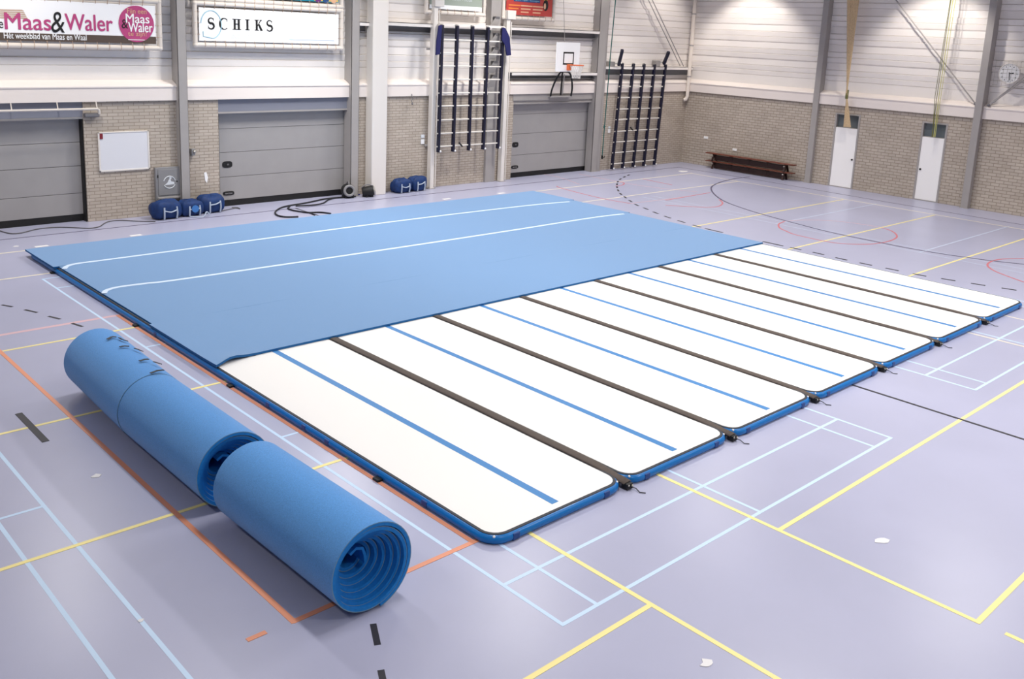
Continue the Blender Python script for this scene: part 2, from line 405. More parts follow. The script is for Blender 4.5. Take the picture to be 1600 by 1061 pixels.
# white wall doors with dark transoms
for i, (a, b) in enumerate(dr):
    la = Rw((1441, 0)[0], 0) if False else None
    d = MB()
    fr = MB().use(M['steel'])
    fr.box(XR-.015, XR+.12, a, a+.06, .03, DT-.03); fr.box(XR-.015, XR+.12, b-.06, b, .03, DT-.03); fr.box(XR-.015, XR+.12, a, b, DT-.03, DT+.02)
    fr.box(XR-.015, XR+.12, a, b, 0, .03)
    o = fr.build('door_%d' % (4+i), None, None, origin=(XR, (a+b)/2, 0), kind='structure')
    MB().box(XR+.0, XR+.05, a+.06, b-.06, .03, 2.08).build('door_leaf', M['white_door'], o, bevel=.004)
    MB().box(XR+.09, XR+.1, a+.06, b-.06, 2.08, DT-.03).build('transom_pane', M['glass'], o)
    MB().box(XR+.03, XR+.1, a+.06, b-.06, 2.07, 2.10).build('transom_bar', M['steel'], o)
    ky = a+.13 if i == 0 else b-.13
    MB().tube([(XR-.04, ky, 1.02), (XR+.01, ky, 1.02)], .03, 12).build('door_knob', M['black'], o)
    MB().box(XR+.12, XR+.14, a, b, 0, DT).build('door_backing', M['seam'], o)

# ------------------------------------------------------------------ floor markings (paint, part of the floor)
def line_x(mb, x0, x1, y, w, z): mb.box(x0, x1, y-w/2, y+w/2, -.001, z)
def line_y(mb, x, y0, y1, w, z): mb.box(x-w/2, x+w/2, y0, y1, -.001, z-.0004)
def court(name, x0, segs=None):
    mb = MB(); w = .04; z = .0016
    if x0 > 17:
        for x in (x0+.02, x0+.46): line_y(mb, x, 0, 13.4, .03, z)
        for y in (4.70, 8.70): line_x(mb, x0, x0+5.95, y, w, z)
        return mb.build(name, M['ln_faint'], floor, smooth=0)
    for x in (x0+.02, x0+.46, x0+5.64, x0+6.08): line_y(mb, x, 0, 13.4, w, z)
    for y in (.02, .76, 4.70, 8.70, 12.64, 13.38): line_x(mb, x0, x0+6.1, y, w, z)
    line_y(mb, x0+3.05, 0, 4.70, w, z); line_y(mb, x0+3.05, 8.7, 13.4, w, z)
    mb.build(name, M['ln_blue'], floor, smooth=0)
for i, x0 in enumerate((-8.72, 0.0, 8.78, 17.5)): court('badminton_marking', x0)
def paint(name, m, fn):
    mb = MB(); fn(mb); return mb.build(name, M[m], floor, smooth=0)
def yl(mb):
    z = .0030; w = .05
    for y in (3.76, 6.74, 9.70): line_x(mb, -8.3, 23.2, y, w, z)
    line_x(mb, -8.3, .83, -.28, w, z); line_x(mb, 2.87, 18, -.31, w, z)
    line_y(mb, .83, -7, 2, w, z); line_y(mb, 2.87, -2.3, 2.2, w, z); line_x(mb, 2.85, 12, -2.28, w, z)
    line_y(mb, 2.89, -3.1, -2.5, w, z)
paint('volleyball_marking', 'ln_yellow', yl)
def pl(mb):
    z = .0023; w = .05
    for y in (13.74, 15.8): line_x(mb, -8.3, 23.35, y, w, z)
    line_y(mb, 23.3, -5, 15.82, w, z); line_y(mb, 11.67, -2.2, 2, .04, z); line_y(mb, 13.42, -2, 2, .04, z)
paint('court_boundary_marking', 'ln_pale', pl)
def og(mb):
    z = .0037; w = .055
    line_y(mb, -1.69, 1.46, 10.47, w, z); line_y(mb, .28, 1.46, 10.47, w, z); line_x(mb, -1.7, .4, 1.48, w, z); line_x(mb, -2.1, -1.93, 1.5, .05, z)
paint('basketball_key_marking', 'ln_orange', og)
paint('faded_pink_marking', 'ln_pink', lambda mb: line_x(mb, -8, 1, 10.47, .09, .0008))
def bk(mb):
    z = .0048
    line_y(mb, 7.46, -6, 17.05, .045, z)
    line_y(mb, -2.15, 6.22, 7.24, .08, z)
    arc = [(-1.11, .86), (-1.24, 1.03)]
    for (p, q) in (((583, 975), (590, 1008)), ((595, 1047), (602, 1080)), ((3, 476.5), (19.5, 479.5)), ((38.7, 484), (58.2, 488.5)), ((75.7, 494.2), (94.2, 498.7)), ((112.5, 505.2), (129.2, 510.5))):
        a, b = F(*p), F(*q); a.z = b.z = .001; mb.bar(a, b, .05 if p[0] < 200 else .055, .002)
paint('handball_marking', 'ln_black', bk)
def ribbon(mb, pts, w, z):
    P = [Vector((p[0], p[1], 0)) for p in pts]; n = len(P); vs = []
    for i, p in enumerate(P):
        d = (P[min(i+1, n-1)]-P[max(i-1, 0)]).normalized(); nn = Vector((-d.y, d.x, 0))*w/2
        for q, zz in ((-1, z), (1, z), (-1, -.001), (1, -.001)): vs.append((p.x+nn.x*q, p.y+nn.y*q, zz))
    fs = []
    for i in range(n-1):
        a = 4*i; fs += [(a, a+4, a+5, a+1), (a+2, a+3, a+7, a+6), (a, a+2, a+6, a+4), (a+1, a+5, a+7, a+3)]
    fs += [(0, 1, 3, 2), (4*n-4, 4*n-2, 4*n-1, 4*n-3)]
    mb.add(vs, fs)
def smooth_curve(P, n=6):
    out = []; P = [P[0]]+list(P)+[P[-1]]
    for i in range(1, len(P)-2):
        p0, p1, p2, p3 = [Vector(p) for p in P[i-1:i+3]]
        for k in range(n):
            t = k/n; out.append(.5*((2*p1)+(-p0+p2)*t+(2*p0-5*p1+4*p2-p3)*t*t+(-p0+3*p1-3*p2+p3)*t**3))
    out.append(Vector(P[-1])); return out
six = [(1171, 276.5), (1150, 279), (1128, 284), (1113, 291), (1112, 298), (1120, 307), (1135, 316), (1165, 327), (1200, 337.5), (1250, 351), (1300, 363.5), (1360, 376), (1420, 388), (1480, 398), (1545, 407), (1600, 413)]
paint('goal_area_marking', 'ln_navy', lambda mb: ribbon(mb, smooth_curve([F(*p) for p in six]), .05, .0055))
d9 = [(715, 172), (690, 183), (665, 197), (650, 212), (645, 228), (645, 246), (652, 266), (668, 288), (695, 308), (727, 331), (765, 355), (822, 378), (882, 403), (955, 430), (1040, 457), (1135, 485), (1240, 512)]
d9 = [(800+u/3.93, 230+v/3.93) for u, v in d9]+[(1200+u/3.93, 230+v/3.93) for u, v in ((30, 593), (170, 623), (310, 653), (450, 686), (600, 718), (762, 751), (930, 785), (1107, 814), (1290, 843), (1480, 872))]
def dash9(mb):
    P = [F(*p) for p in d9]
    for i, p in enumerate(P):
        a = P[max(i-1, 0)]; b = P[min(i+1, len(P)-1)]; d = (b-a).normalized()
        L = (b-a).length/(2 if 0 < i < len(P)-1 else 1)*.24
        ribbon(mb, [p-d*L, p+d*L], .06, .0052)
paint('free_throw_marking', 'ln_black', dash9)
def edge_bk(mb):
    line_x(mb, -8.9, 24.2, 17.05, .035, .0042)
    ribbon(mb, [(24.2, 17.05), (24.25, 13), (24.1, 7.4), (24.05, -5)], .04, .0035)
paint('perimeter_marking', 'ln_navy', edge_bk)
def redc(mb):
    for L in ([(1226, 346), (1217, 350), (1218, 356), (1228, 361), (1240, 366), (1265, 372), (1300, 379), (1330, 381.5), (1360, 381.5), (1385, 378), (1400, 372), (1400, 366), (1391, 360), (1378, 356)],
              [(1600, 404), (1565, 405), (1548, 409), (1543, 415), (1553, 423), (1575, 432), (1600, 441)],
              [(1124, 312), (1129, 317), (1124, 322), (1108, 324), (1080, 323), (1040, 321)]):
        ribbon(mb, smooth_curve([F(*p) for p in L], 4), .045, .0044)
    for L in ([(870, 291), (880, 295), (940, 310), (985, 318)], [(1040, 313), (1110, 301)], [(962, 291), (973, 289), (975, 286), (968, 284)], [(1005, 280), (1050, 289)]):
        ribbon(mb, smooth_curve([F(*p) for p in L], 4), .04, .0044)
paint('red_circle_marking', 'ln_red', redc)
def faintred(mb):
    for L in ([(1226, 346), (1250, 344), (1300, 345), (1350, 351), (1378, 356)], [(820, 268), (870, 276), (905, 288)], [(905, 272), (1000, 290), (1090, 300)], [(985, 318), (1060, 309), (1110, 301)]):
        ribbon(mb, smooth_curve([F(*p) for p in L], 3), .03, .0040)
paint('faded_red_marking', 'ln_pink', faintred)
def blob(mb, c, r, z, n=9):
    rr = [r*random.uniform(.55, 1.15) for _ in range(n)]
    mb.poly([(c.x+rr[i]*math.cos(2*math.pi*i/n), c.y+.8*rr[i]*math.sin(2*math.pi*i/n), 0) for i in range(n)], (0, 0, z))
def scuffs(mb):
    for px, py, r in ((151, 744, .07), (1377, 845, .09), (1105, 1037, .07), (1068, 268, .25), (220, 970, .03), (25, 385, .06)): blob(mb, F(px, py), r, .0060)
    for px, py in ((65, 385), (212, 368), (297, 361), (698, 311), (783, 302)):
        c = F(px, py); mb.box(c.x-.13, c.x+.13, c.y-.06, c.y+.06, 0, .006)
paint('worn_white_patch', 'scuff', scuffs)

# ------------------------------------------------------------------ inflatable mats
def rrect(x0, x1, y0, y1, r, n=6):
    out = []
    for cx, cy, a0 in ((x1-r, y0+r, -90), (x1-r, y1-r, 0), (x0+r, y1-r, 90), (x0+r, y0+r, 180)):
        for i in range(n+1):
            a = math.radians(a0+90*i/n); out.append((cx+r*math.cos(a), cy+r*math.sin(a)))
    return out
MW, ML, MH = 2.0, 14.0, .10
X0, Y0, PITCHX = .315, 1.24, 2.028
def ring_loft(mb, prof, cap_top=False, cap_bot=False, W_=MW, L_=ML, R_=.24):
    loops = [[(x, y, z) for x, y in rrect(i, W_-i, i, L_-i, max(.02, R_-i))] for i, z in prof]
    n = len(loops[0]); vs = [v for l in loops for v in l]; fs = []
    for k in range(len(loops)-1):
        for j in range(n): j2 = (j+1) % n; fs.append((k*n+j, k*n+j2, (k+1)*n+j2, (k+1)*n+j))
    if cap_top: fs.append(tuple((len(loops)-1)*n+j for j in range(n)))
    if cap_bot: fs.append(tuple(range(n))[::-1])
    mb.add(vs, fs)
def make_mat(label):
    t = thing('inflatable_mat', label, 'gymnastics mat', (0, 0, 0), 'white inflatable mats laid side by side')
    mb = MB(); ring_loft(mb, [(.05, 0), (.02, .006), (.004, .025), (0, .05), (.006, .072), (.022, .09), (.042, .098), (.06, .098)], cap_bot=True)
    mb.build('side_tube', M['mat_blue'], t, smooth=60)
    mb = MB(); ring_loft(mb, [(.034, .097), (.036, .103), (.068, .103), (.07, .098)]); mb.build('piping', M['piping'], t, smooth=60)
    mb = MB(); ring_loft(mb, [(.066, .095), (.067, .1025), (.12, .106), (.3, .108)], cap_top=True); mb.build('top_sheet', M['mat_white'], t, smooth=60)
    MB().box(MW/2-.048+.01, MW/2+.048+.01, .15, ML-.15, .104, .1092).build('blue_stripe', M['stripe'], t, smooth=0)
    for x in (.32, 1.66):
        MB().box(x-.045, x+.045, -.004, .03, .012, .082).build('side_patch', M['mat_patch'], t, bevel=.008)
    for x in (.09, MW-.09):
        MB().sphere((x, .08, .085), .014).build('corner_rivet', M['knob'], t)
    return t
LM = ['white inflatable mat closest to the carpet rolls, full length of its left edge visible',
      'white inflatable mat, second counted from the carpet rolls',
      'white inflatable mat, third counted from the carpet rolls',
      'white inflatable mat exactly in the middle of the seven laid side by side',
      'white inflatable mat, third counted from the far right end of the row',
      'white inflatable mat second to last at the far right end of the row',
      'white inflatable mat at the far right end, its long side bordering the open floor']
m0 = make_mat(LM[0]); m0.location = (X0, Y0, 0); mats = [m0]
for i in range(1, 7): mats.append(copy_tree(m0, (X0+PITCHX*i, Y0, 0), LM[i]))
WL[m0.name] = (0, 0, 0)
for px, py in ((98, 425), (211, 510), (365, 603), (598, 748)):
    y = F(px, py).y-Y0
    MB().box(-.06, .02, y-.05, y+.05, 0, .03).build('black_tab', M['black'], m0, bevel=.006)
for px, py in ((435, 634), (485, 671), (520, 694), (672, 790), (265, 523)):
    y = F(px, py).y-Y0
    MB().box(-.004, .02, y-.045, y+.045, .02, .08).build('side_patch', M['mat_patch'], m0, bevel=.006)
NAMES = ['first', 'second', 'third', 'fourth', 'fifth', 'sixth', 'seventh']
def make_strap(label):
    t = thing('joint_strap', label, 'strap', (0, 0, 0), 'dark straps covering the mat joints')
    mb = MB(); n = 56; L = 14.0; random.seed(3); w = .065
    vs = []; fs = []
    for i in range(n+1):
        y = -.02+(L)*i/n; dx = random.uniform(-.006, .006); zt = .116 if i > 1 else (.10 if i == 1 else .08)
        for x, z in ((-w, zt-.010), (-w*.6, zt), (w*.6, zt), (w, zt-.010)): vs.append((x+dx, y, z))
    for i in range(n):
        for j in range(3): a = i*4+j; fs.append((a, a+1, a+5, a+4))
    mb.add(vs, fs); o = mb.build('strap_band', M['strap'], t); md = o.modifiers.new('solid', 'SOLIDIFY'); md.thickness = .004
    mb = MB().use(M['black'])
    mb.box(-.05, .04, -.06, .03, .01, .075); mb.tube([(0, -.05, .04), (.05, -.1, .02), (.03, -.17, .008), (.07, -.22, .008)], .006, 6)
    mb.use(M['alu']).sphere((-.03, -.06, .06), .012).sphere((.02, -.07, .05), .014)
    mb.build('valve_end', None, t, bevel=.004)
    return t
s0 = make_strap('dark strap over the joint of the first and second mats, nearest to the camera')
s0.location = (X0+PITCHX-.015, Y0+.03, 0)
for i in range(1, 6):
    copy_tree(s0, (X0+PITCHX*(i+1)-.015, Y0+.03, 0), 'dark strap over the joint of the %s and %s mats counted from the carpet rolls' % (NAMES[i], NAMES[i+1]))

# ------------------------------------------------------------------ carpet strips on the mats
def carpet(y0, y1, xa, xb, label, front_curl=False, droop=0):
    t = thing('carpet_strip', label, 'carpet', (xa, y0, .11), 'blue carpet strips laid over the mats')
    nx, ny = 60, 8; zb = .112; th = .035
    xs = []
    for i in range(nx+1):
        u = i/nx; xs.append(xa+(xb-xa)*(u**1.0))
    xs = sorted(set([xa, xa+.05, xa+.1, xa+.16, xa+.24, xa+.35]+xs[2:]))
    nx = len(xs)-1
    def z(x, y):
        e = min(x-xa, xb-x); d = 0
        if e < .3: d = -droop*(1-e/.3)**2
        q = 0
        if front_curl:
            q = front_curl*math.exp(-((x-xa-.28)/.2)**2)*math.exp(-((y-y0)/.12)**2)
        return zb+d+q+.0015*math.sin(x*2.1+y0)*math.sin(y*3)
    def xx(x, y):
        return x
    def yy(x, y):
        e = x-xa
        if front_curl > .03 and y < y0+.3 and e < .9: return y - .16*(1-e/.9)**2*(1-(y-y0)/.3)+.0
        return y
    vs = []; ys = [y0+(y1-y0)*(j/ny)**1.5 for j in range(ny+1)]
    for lay in (0, 1):
        for y in ys:
            for x in xs: vs.append((xx(x, y), yy(x, y), z(x, y)+lay*th))
    N = (nx+1)*(ny+1); top = []; side = []; bot = []
    for j in range(ny):
        for i in range(nx):
            a = j*(nx+1)+i; top.append((N+a, N+a+1, N+a+nx+2, N+a+nx+1)); bot.append((a, a+nx+1, a+nx+2, a+1))
    for i in range(nx):
        side.append((i, i+1, N+i+1, N+i)); a = ny*(nx+1)+i; side.append((a, N+a, N+a+1, a+1))
    for j in range(ny):
        a = j*(nx+1); side.append((a, N+a, N+a+nx+1, a+nx+1)); a += nx; side.append((a, a+nx+1, N+a+nx+1, N+a))
    # the felt is a thin layer, the foam everything below
    vt = [(v[0], v[1], v[2]) for v in vs[N:]]
    MB().add(vt, [tuple(q-N for q in f) for f in top]).build('felt_surface', M['carpet'], t, smooth=60)
    vb = [(v[0], v[1], v[2]-(.001 if k >= N else 0)) for k, v in enumerate(vs)]
    MB().add(vb, side+bot+top).build('foam_backing', M['foam_in'], t, smooth=20)
    return t
XCR = 14.62
carpet(7.17, 9.30, .33, 14.42, 'nearest blue carpet strip, its front edge crossing the white mats', .055, .0)
carpet(9.302, 11.45, .385, 14.48, 'blue carpet strip between the nearest strip and the nearer white seam line', .0, .008)
carpet(11.452, 13.60, .385, 14.55, 'blue carpet strip enclosed by the two white seam lines', False, .008)
carpet(13.602, 15.30, .285, 14.60, 'farthest blue carpet strip, towards the overhead doors', False, .0)
def seam_tape(ctrl, label):
    C_ = smooth_curve([Vector((a, b, 0)) for a, b in ctrl], 12); vs = []; fs = []; z = .1495; n = len(C_)-1
    for i, p in enumerate(C_):
        d = (C_[min(i+1, n)]-C_[max(i-1, 0)]).normalized(); nn = Vector((-d.y, d.x, 0))*.045
        for q, zz in ((-1, z), (1, z), (-1, z-.006), (1, z-.006)): vs.append((p.x+nn.x*q, p.y+nn.y*q, zz))
    for i in range(n):
        a = 4*i; fs += [(a, a+4, a+5, a+1), (a+2, a+3, a+7, a+6), (a, a+2, a+6, a+4), (a+1, a+5, a+7, a+3)]
    fs += [(0, 1, 3, 2), (4*n, 4*n+2, 4*n+3, 4*n+1)]
    return tag(MB().add(vs, fs).build('seam_tape', M['white_tape'], origin=(ctrl[0][0], ctrl[0][1], z), smooth=60), label, 'tape', 'white tape lines on the carpet')
seam_tape([(.40, 13.36), (.52, 13.54), (.75, 13.63), (1.3, 13.63), (3, 13.65), (8, 13.74), (12.5, 13.62), (14.23, 13.43)], 'white tape line across the blue carpet, nearer to the overhead doors')
seam_tape([(.40, 11.36), (.5, 11.52), (.74, 11.61), (1.2, 11.58), (2, 11.50), (6.3, 11.42), (10, 11.42), (13, 11.46), (14.21, 11.37)], 'white tape line across the blue carpet, nearer to the white mats')

# ------------------------------------------------------------------ carpet rolls
def carpet_roll(xc, y0, y1, R_, label, dx=0, seed=0, turns=7.4):
    t = thing('carpet_roll', label, 'carpet roll', (xc, (y0+y1)/2, 0), 'rolled up blue carpets')
    th = .036; r_in = .115; n = int(turns*48); cz = R_
    pts = []
    for i in range(n+1):
        a = i/48*2*math.pi; u = i/n
        r = r_in+(R_-r_in)*u**.92
        sag = .05*(1-u)                 # inner turns sit lower than the outer ones
        ang = -a+math.radians(-78)+turns*2*math.pi
        pts.append((xc+r*math.cos(ang)*(1+.06*(1-u)), cz+r*math.sin(ang)*(1-.04*(1-u))-sag, ang, r, u))
    # the inner free end folds across the core
    k0 = pts[0]; lead = []
    a0 = k0[2]
    for j in range(8, 0, -1):
        q = j/8
        lead.append((k0[0]-math.cos(a0)*.0+(-math.sin(a0))*.0+(xc-k0[0])*q*.8, k0[1]+(cz-k0[1])*q*.9-.03*q, a0, k0[3], 0))
    def lay(y_of, hw_lo, hw_hi):
        vs = []
        P = pts; m_ = len(P)
        for i, (x, z, a, r, u) in enumerate(P):
            x2, z2 = P[min(i+1, m_-1)][:2]; x1, z1 = P[max(i-1, 0)][:2]
            d = Vector((x2-x1, 0, z2-z1)).normalized(); nrm = Vector((math.cos(a), 0, math.sin(a)))
            yf, yb = y_of(u, i)
            for h in (hw_lo, hw_hi):
                for y in (yf, yb): vs.append(Vector((x+dx*(y-y0)/(y1-y0), y, z))+nrm*h)
        fs = []
        for i in range(m_-1):
            a = 4*i; b = a+4
            fs += [(a+2, b+2, b+3, a+3), (a, a+1, b+1, b), (a, b, b+2, a+2), (a+1, a+3, b+3, b+1)]
        fs += [(0, 2, 3, 1), (4*(m_-1), 4*(m_-1)+1, 4*(m_-1)+3, 4*(m_-1)+2)]
        return vs, fs
    rnd = random.Random(seed)
    ph = rnd.uniform(0, 6)
    def yo(u, i):
        k = .42*max(0, .86-u)**1.1+.006*math.sin(i/48*2*math.pi*1.3+ph)*(1-u)
        return y0+k, y1-k*.3
    vs, fs = lay(yo, -th, -.008)
    MB().add(vs, fs).build('foam_layer', M['foam'], t, smooth=30)
    vs, fs = lay(yo, -.008, 0)
    rim = fs[2:-2:4]+fs[3:-2:4]; rest = [f for f in fs if f not in set(rim)]
    mb = MB().use(M['carpet_roll']).add(vs, rest); mb.use(M['foam_rim']).add(vs, rim); mb.build('felt_layer', None, t, smooth=30)
    # folded inner end, standing up inside the core
    mb = MB(); c0 = Vector((xc+.02, 0, cz-.03))
    prof = [(-.09, .07), (-.03, .105), (.035, .085), (.06, .02), (.07, -.06)]
    for i in range(len(prof)-1):
        pass
    P3 = [Vector((c0.x+a, y0+.22, c0.z+b)) for a, b in prof]
    vs = []
    for i, p in enumerate(P3):
        d = (P3[min(i+1, len(P3)-1)]-P3[max(i-1, 0)]).normalized(); nn = Vector((d.z, 0, -d.x))
        for h in (-.013, .013):
            for y in (0, y1-y0-.45): vs.append(p+nn*h+Vector((0, y, 0)))
    fs = []
    for i in range(len(P3)-1):
        a = 4*i; b = a+4; fs += [(a+2, b+2, b+3, a+3), (a, a+1, b+1, b), (a, b, b+2, a+2), (a+1, a+3, b+3, b+1)]
    fs += [(0, 2, 3, 1), (16, 17, 19, 18)]
    mb.add(vs, fs).build('inner_end', M['foam'], t, smooth=60)
    return t
rA = carpet_roll(-1.12, 1.18, 3.20, .42, 'blue carpet roll in the foreground showing its spiral end', -.04, 1)
rB = carpet_roll(-1.19, 3.50, 5.50, .42, 'middle blue carpet roll, behind the foreground roll', .0, 2)
rC = carpet_roll(-1.195, 5.505, 7.50, .423, 'rearmost blue carpet roll with short black tape pieces on top', .08, 3)
def on_roll(px, py, xc, R_):
    d = ray(px, py); ox, oz = CAM.x-xc, CAM.z-R_
    a = d.x*d.x+d.z*d.z; b = 2*(ox*d.x+oz*d.z); c = ox*ox+oz*oz-(R_+.003)**2
    disc = b*b-4*a*c
    if disc < 0: return None
    return CAM+d*((-b-math.sqrt(disc))/(2*a))
for L in ([(168, 530), (175, 526), (182, 526.5)], [(187, 542), (194, 540.5), (202, 541)], [(218, 564), (226, 561.5), (232, 561)], [(235, 583), (246, 579), (256, 578)],
          [(186, 527.5), (192, 531), (200, 533)], [(210, 544), (216, 546), (223, 549)], [(240, 565), (246, 567), (253, 569)]):
    P = [on_roll(px, py, -1.125, .423) for px, py in L]
    if None in P: continue
    mb = MB()
    for a, b in zip(P, P[1:]):
        nr = ((a+b)/2-Vector((-1.125, (a.y+b.y)/2, .423))).normalized(); mb.bar(a, b, .035, .006, up=nr)
    mb.build('tape_piece', M['piping'], rC)

# ------------------------------------------------------------------ banners
def text_mesh(name, body, x0, x1, z0, z1, y, m, parent, bold=0, depth=.004, shear=0):
    cu = bpy.data.curves.new(name, 'FONT'); cu.body = body; cu.size = 1;  cu.resolution_u = 4; cu.shear = shear
    tmp = bpy.data.objects.new('tmp_text', cu); COL.objects.link(tmp)
    dg = bpy.context.evaluated_depsgraph_get(); me = bpy.data.meshes.new_from_object(tmp.evaluated_get(dg))
    bpy.data.objects.remove(tmp); xs = [v.co.x for v in me.vertices]; ys = [v.co.y for v in me.vertices]
    ax, bx, ay, by = min(xs), max(xs), min(ys), max(ys)
    mb = MB()
    V_ = [(x0+(v.co.x-ax)/(bx-ax)*(x1-x0), y-depth, z0+(v.co.y-ay)/(by-ay)*(z1-z0)) for v in me.vertices]
    PF = [tuple(p.vertices) for p in me.polygons]; mb.add(V_, PF)
    hb = bold*(z1-z0)*1.6
    if bold > 0:
        for q, (sx_, sz_) in enumerate(((1, 0), (-1, 0), (0, .6), (0, -.6))): mb.add([(v[0]+sx_*hb, v[1]-.0004*(q+1), v[2]+sz_*hb) for v in V_], PF)
    o = mb.build(name, m, parent, smooth=0); bpy.data.meshes.remove(me)
    return o
def disc(mb, cx, cz, y, rx, rz, d=.004, n=40): mb.poly([(cx+rx*math.cos(2*math.pi*i/n), y, cz+rz*math.sin(2*math.pi*i/n)) for i in range(n)], (0, d, 0))
def banner(label, x0, x1, z0, z1, sheet_m, off=.12, px0=True, frame=True):
    y = YB-off
    t = thing('banner', label, 'banner', ((x0+x1)/2, y, z0), 'sponsor banners on the back wall')
    MB().box(x0, x1, y, y+.006, z0, z1).build('banner_sheet', M[sheet_m], t)
    if frame:
        g = .10; r = .06
        P = [(x0-g, y+.02, z0-g), (x1+g, y+.02, z0-g), (x1+g, y+.02, z1+g), (x0-g, y+.02, z1+g)]
        mb = MB()
        mb.tube([P[0], P[1]], r, 12); mb.tube([P[3], P[2]], r, 12); mb.tube([P[0], P[3]], r, 12); mb.tube([P[1], P[2]], r, 12)
        for p in P: mb.sphere(p, r*1.15)
        mb.build('pipe_frame', M['pipe'], t)
        x = x0+.14
        while x < x1-.05:
            for zz, sg in ((z0, -1), (z1, 1)):
                MB().tube([(x, y-.004, zz-sg*.015), (x, y-.04, zz+sg*(g-.03)), (x, y-.045, zz+sg*(g+.02)), (x, y+.02, zz+sg*(g+.065))], .007, 5).build('lace', M['tan_p'], t)
            x += .27
        zz = z0+.16
        while zz < z1-.05:
            for xx_, sg in ((x0, -1), (x1, 1)): MB().tube([(xx_-sg*.015, y-.004, zz), (xx_+sg*(g+.02), y-.04, zz)], .006, 5).build('lace', M['tan_p'], t)
            zz += .27
        for xx_ in (x0+.5, x1-.5):
            for zz in (z1+g, z0-g): MB().box(xx_-.03, xx_+.03, y+.03, YB+CL, zz-.02, zz+.02).build('wall_bracket', M['steel'], t)
    return t, y
OB = .12
# banner 1
b1r = B(243, 40, OB).x; z1b = B(120, 66, OB).z; z1t = B(240, 9, OB).z
t1, y = banner('white newspaper banner with magenta lettering and a round magenta badge', b1r-3.95, b1r, z1b, z1t, 'banner')
MB().box(b1r-3.95, b1r, y-.004, y, z1b, B(120, 54, OB).z-.0).build('brown_band', M['brown'], t1)
def bx(px, py): return B(px, py, OB)
text_mesh('letter_print', 'e', bx(-2, 40).x, bx(5, 40).x, bx(3, 44).z, bx(3, 34).z, y-.004, M['blackp'], t1)
mb = MB()
for j in range(5):
    mb.poly([(bx(0+2*j, 15+3*j).x-.25, y-.001, bx(0, 15+3*j).z), (bx(34+2*j, 15).x, y-.001, bx(30, 15+3*j).z), (bx(38+1*j, 15).x, y-.001, bx(30, 17+3*j).z), (bx(0, 15).x-.25, y-.001, bx(0, 17+3*j).z)], (0, -.003, 0))
mb.build('picture_print', M['tan_p'], t1)
text_mesh('letter_print', 'Maas', bx(8, 46).x, bx(80, 46).x, bx(40, 46.5).z, bx(40, 21).z, y-.006, M['magenta'], t1, .012)
text_mesh('letter_print', 'Waler', bx(102, 47).x, bx(176, 47).x, bx(140, 48).z, bx(140, 23).z, y-.006, M['magenta'], t1, .012)
text_mesh('letter_print', '&', bx(80, 47).x, bx(101, 47).x, bx(90, 51).z, bx(90, 18.5).z, y-.008, M['blackp'], t1, -.01, shear=.1)
text_mesh('letter_print', 'H\u00e9t weekblad van Maas en Waal', bx(6, 60).x, bx(135, 60).x, bx(70, 61.5).z, bx(70, 52).z, y-.006, M['banner'], t1, .006)
mb = MB(); cx = bx(213, 37).x; cz = bx(213, 37.5).z; rx = (bx(241, 37).x-bx(186, 37).x)/2; disc(mb, cx, cz, y-.012, rx, (bx(213, 9).z-bx(213, 66).z)/2)
mb.build('round_badge', M['magenta'], t1)
yy_ = y-.013
for body, xa, xb, za, zb, mm, bo in (('Fijn een', 199, 229, 24, 13.5, 'skin_p', 0), ('Maas', 196.5, 233, 36, 22, 'banner', .012), ('&', 189.5, 199.5, 45, 31, 'blackp', 0), ('Waler', 200, 237.5, 50, 35, 'banner', .012), ('te zijn!', 199, 228, 58.5, 49, 'skin_p', 0)):
    text_mesh('badge_print', body, bx(xa, 37).x, bx(xb, 37).x, bx(213, za).z, bx(213, zb).z, yy_, M[mm], t1, bo)
MB().box(bx(200, 60).x, bx(226, 60).x, yy_-.003, yy_, bx(213, 62.7).z, bx(213, 61.7).z).build('badge_underline', M['banner'], t1)

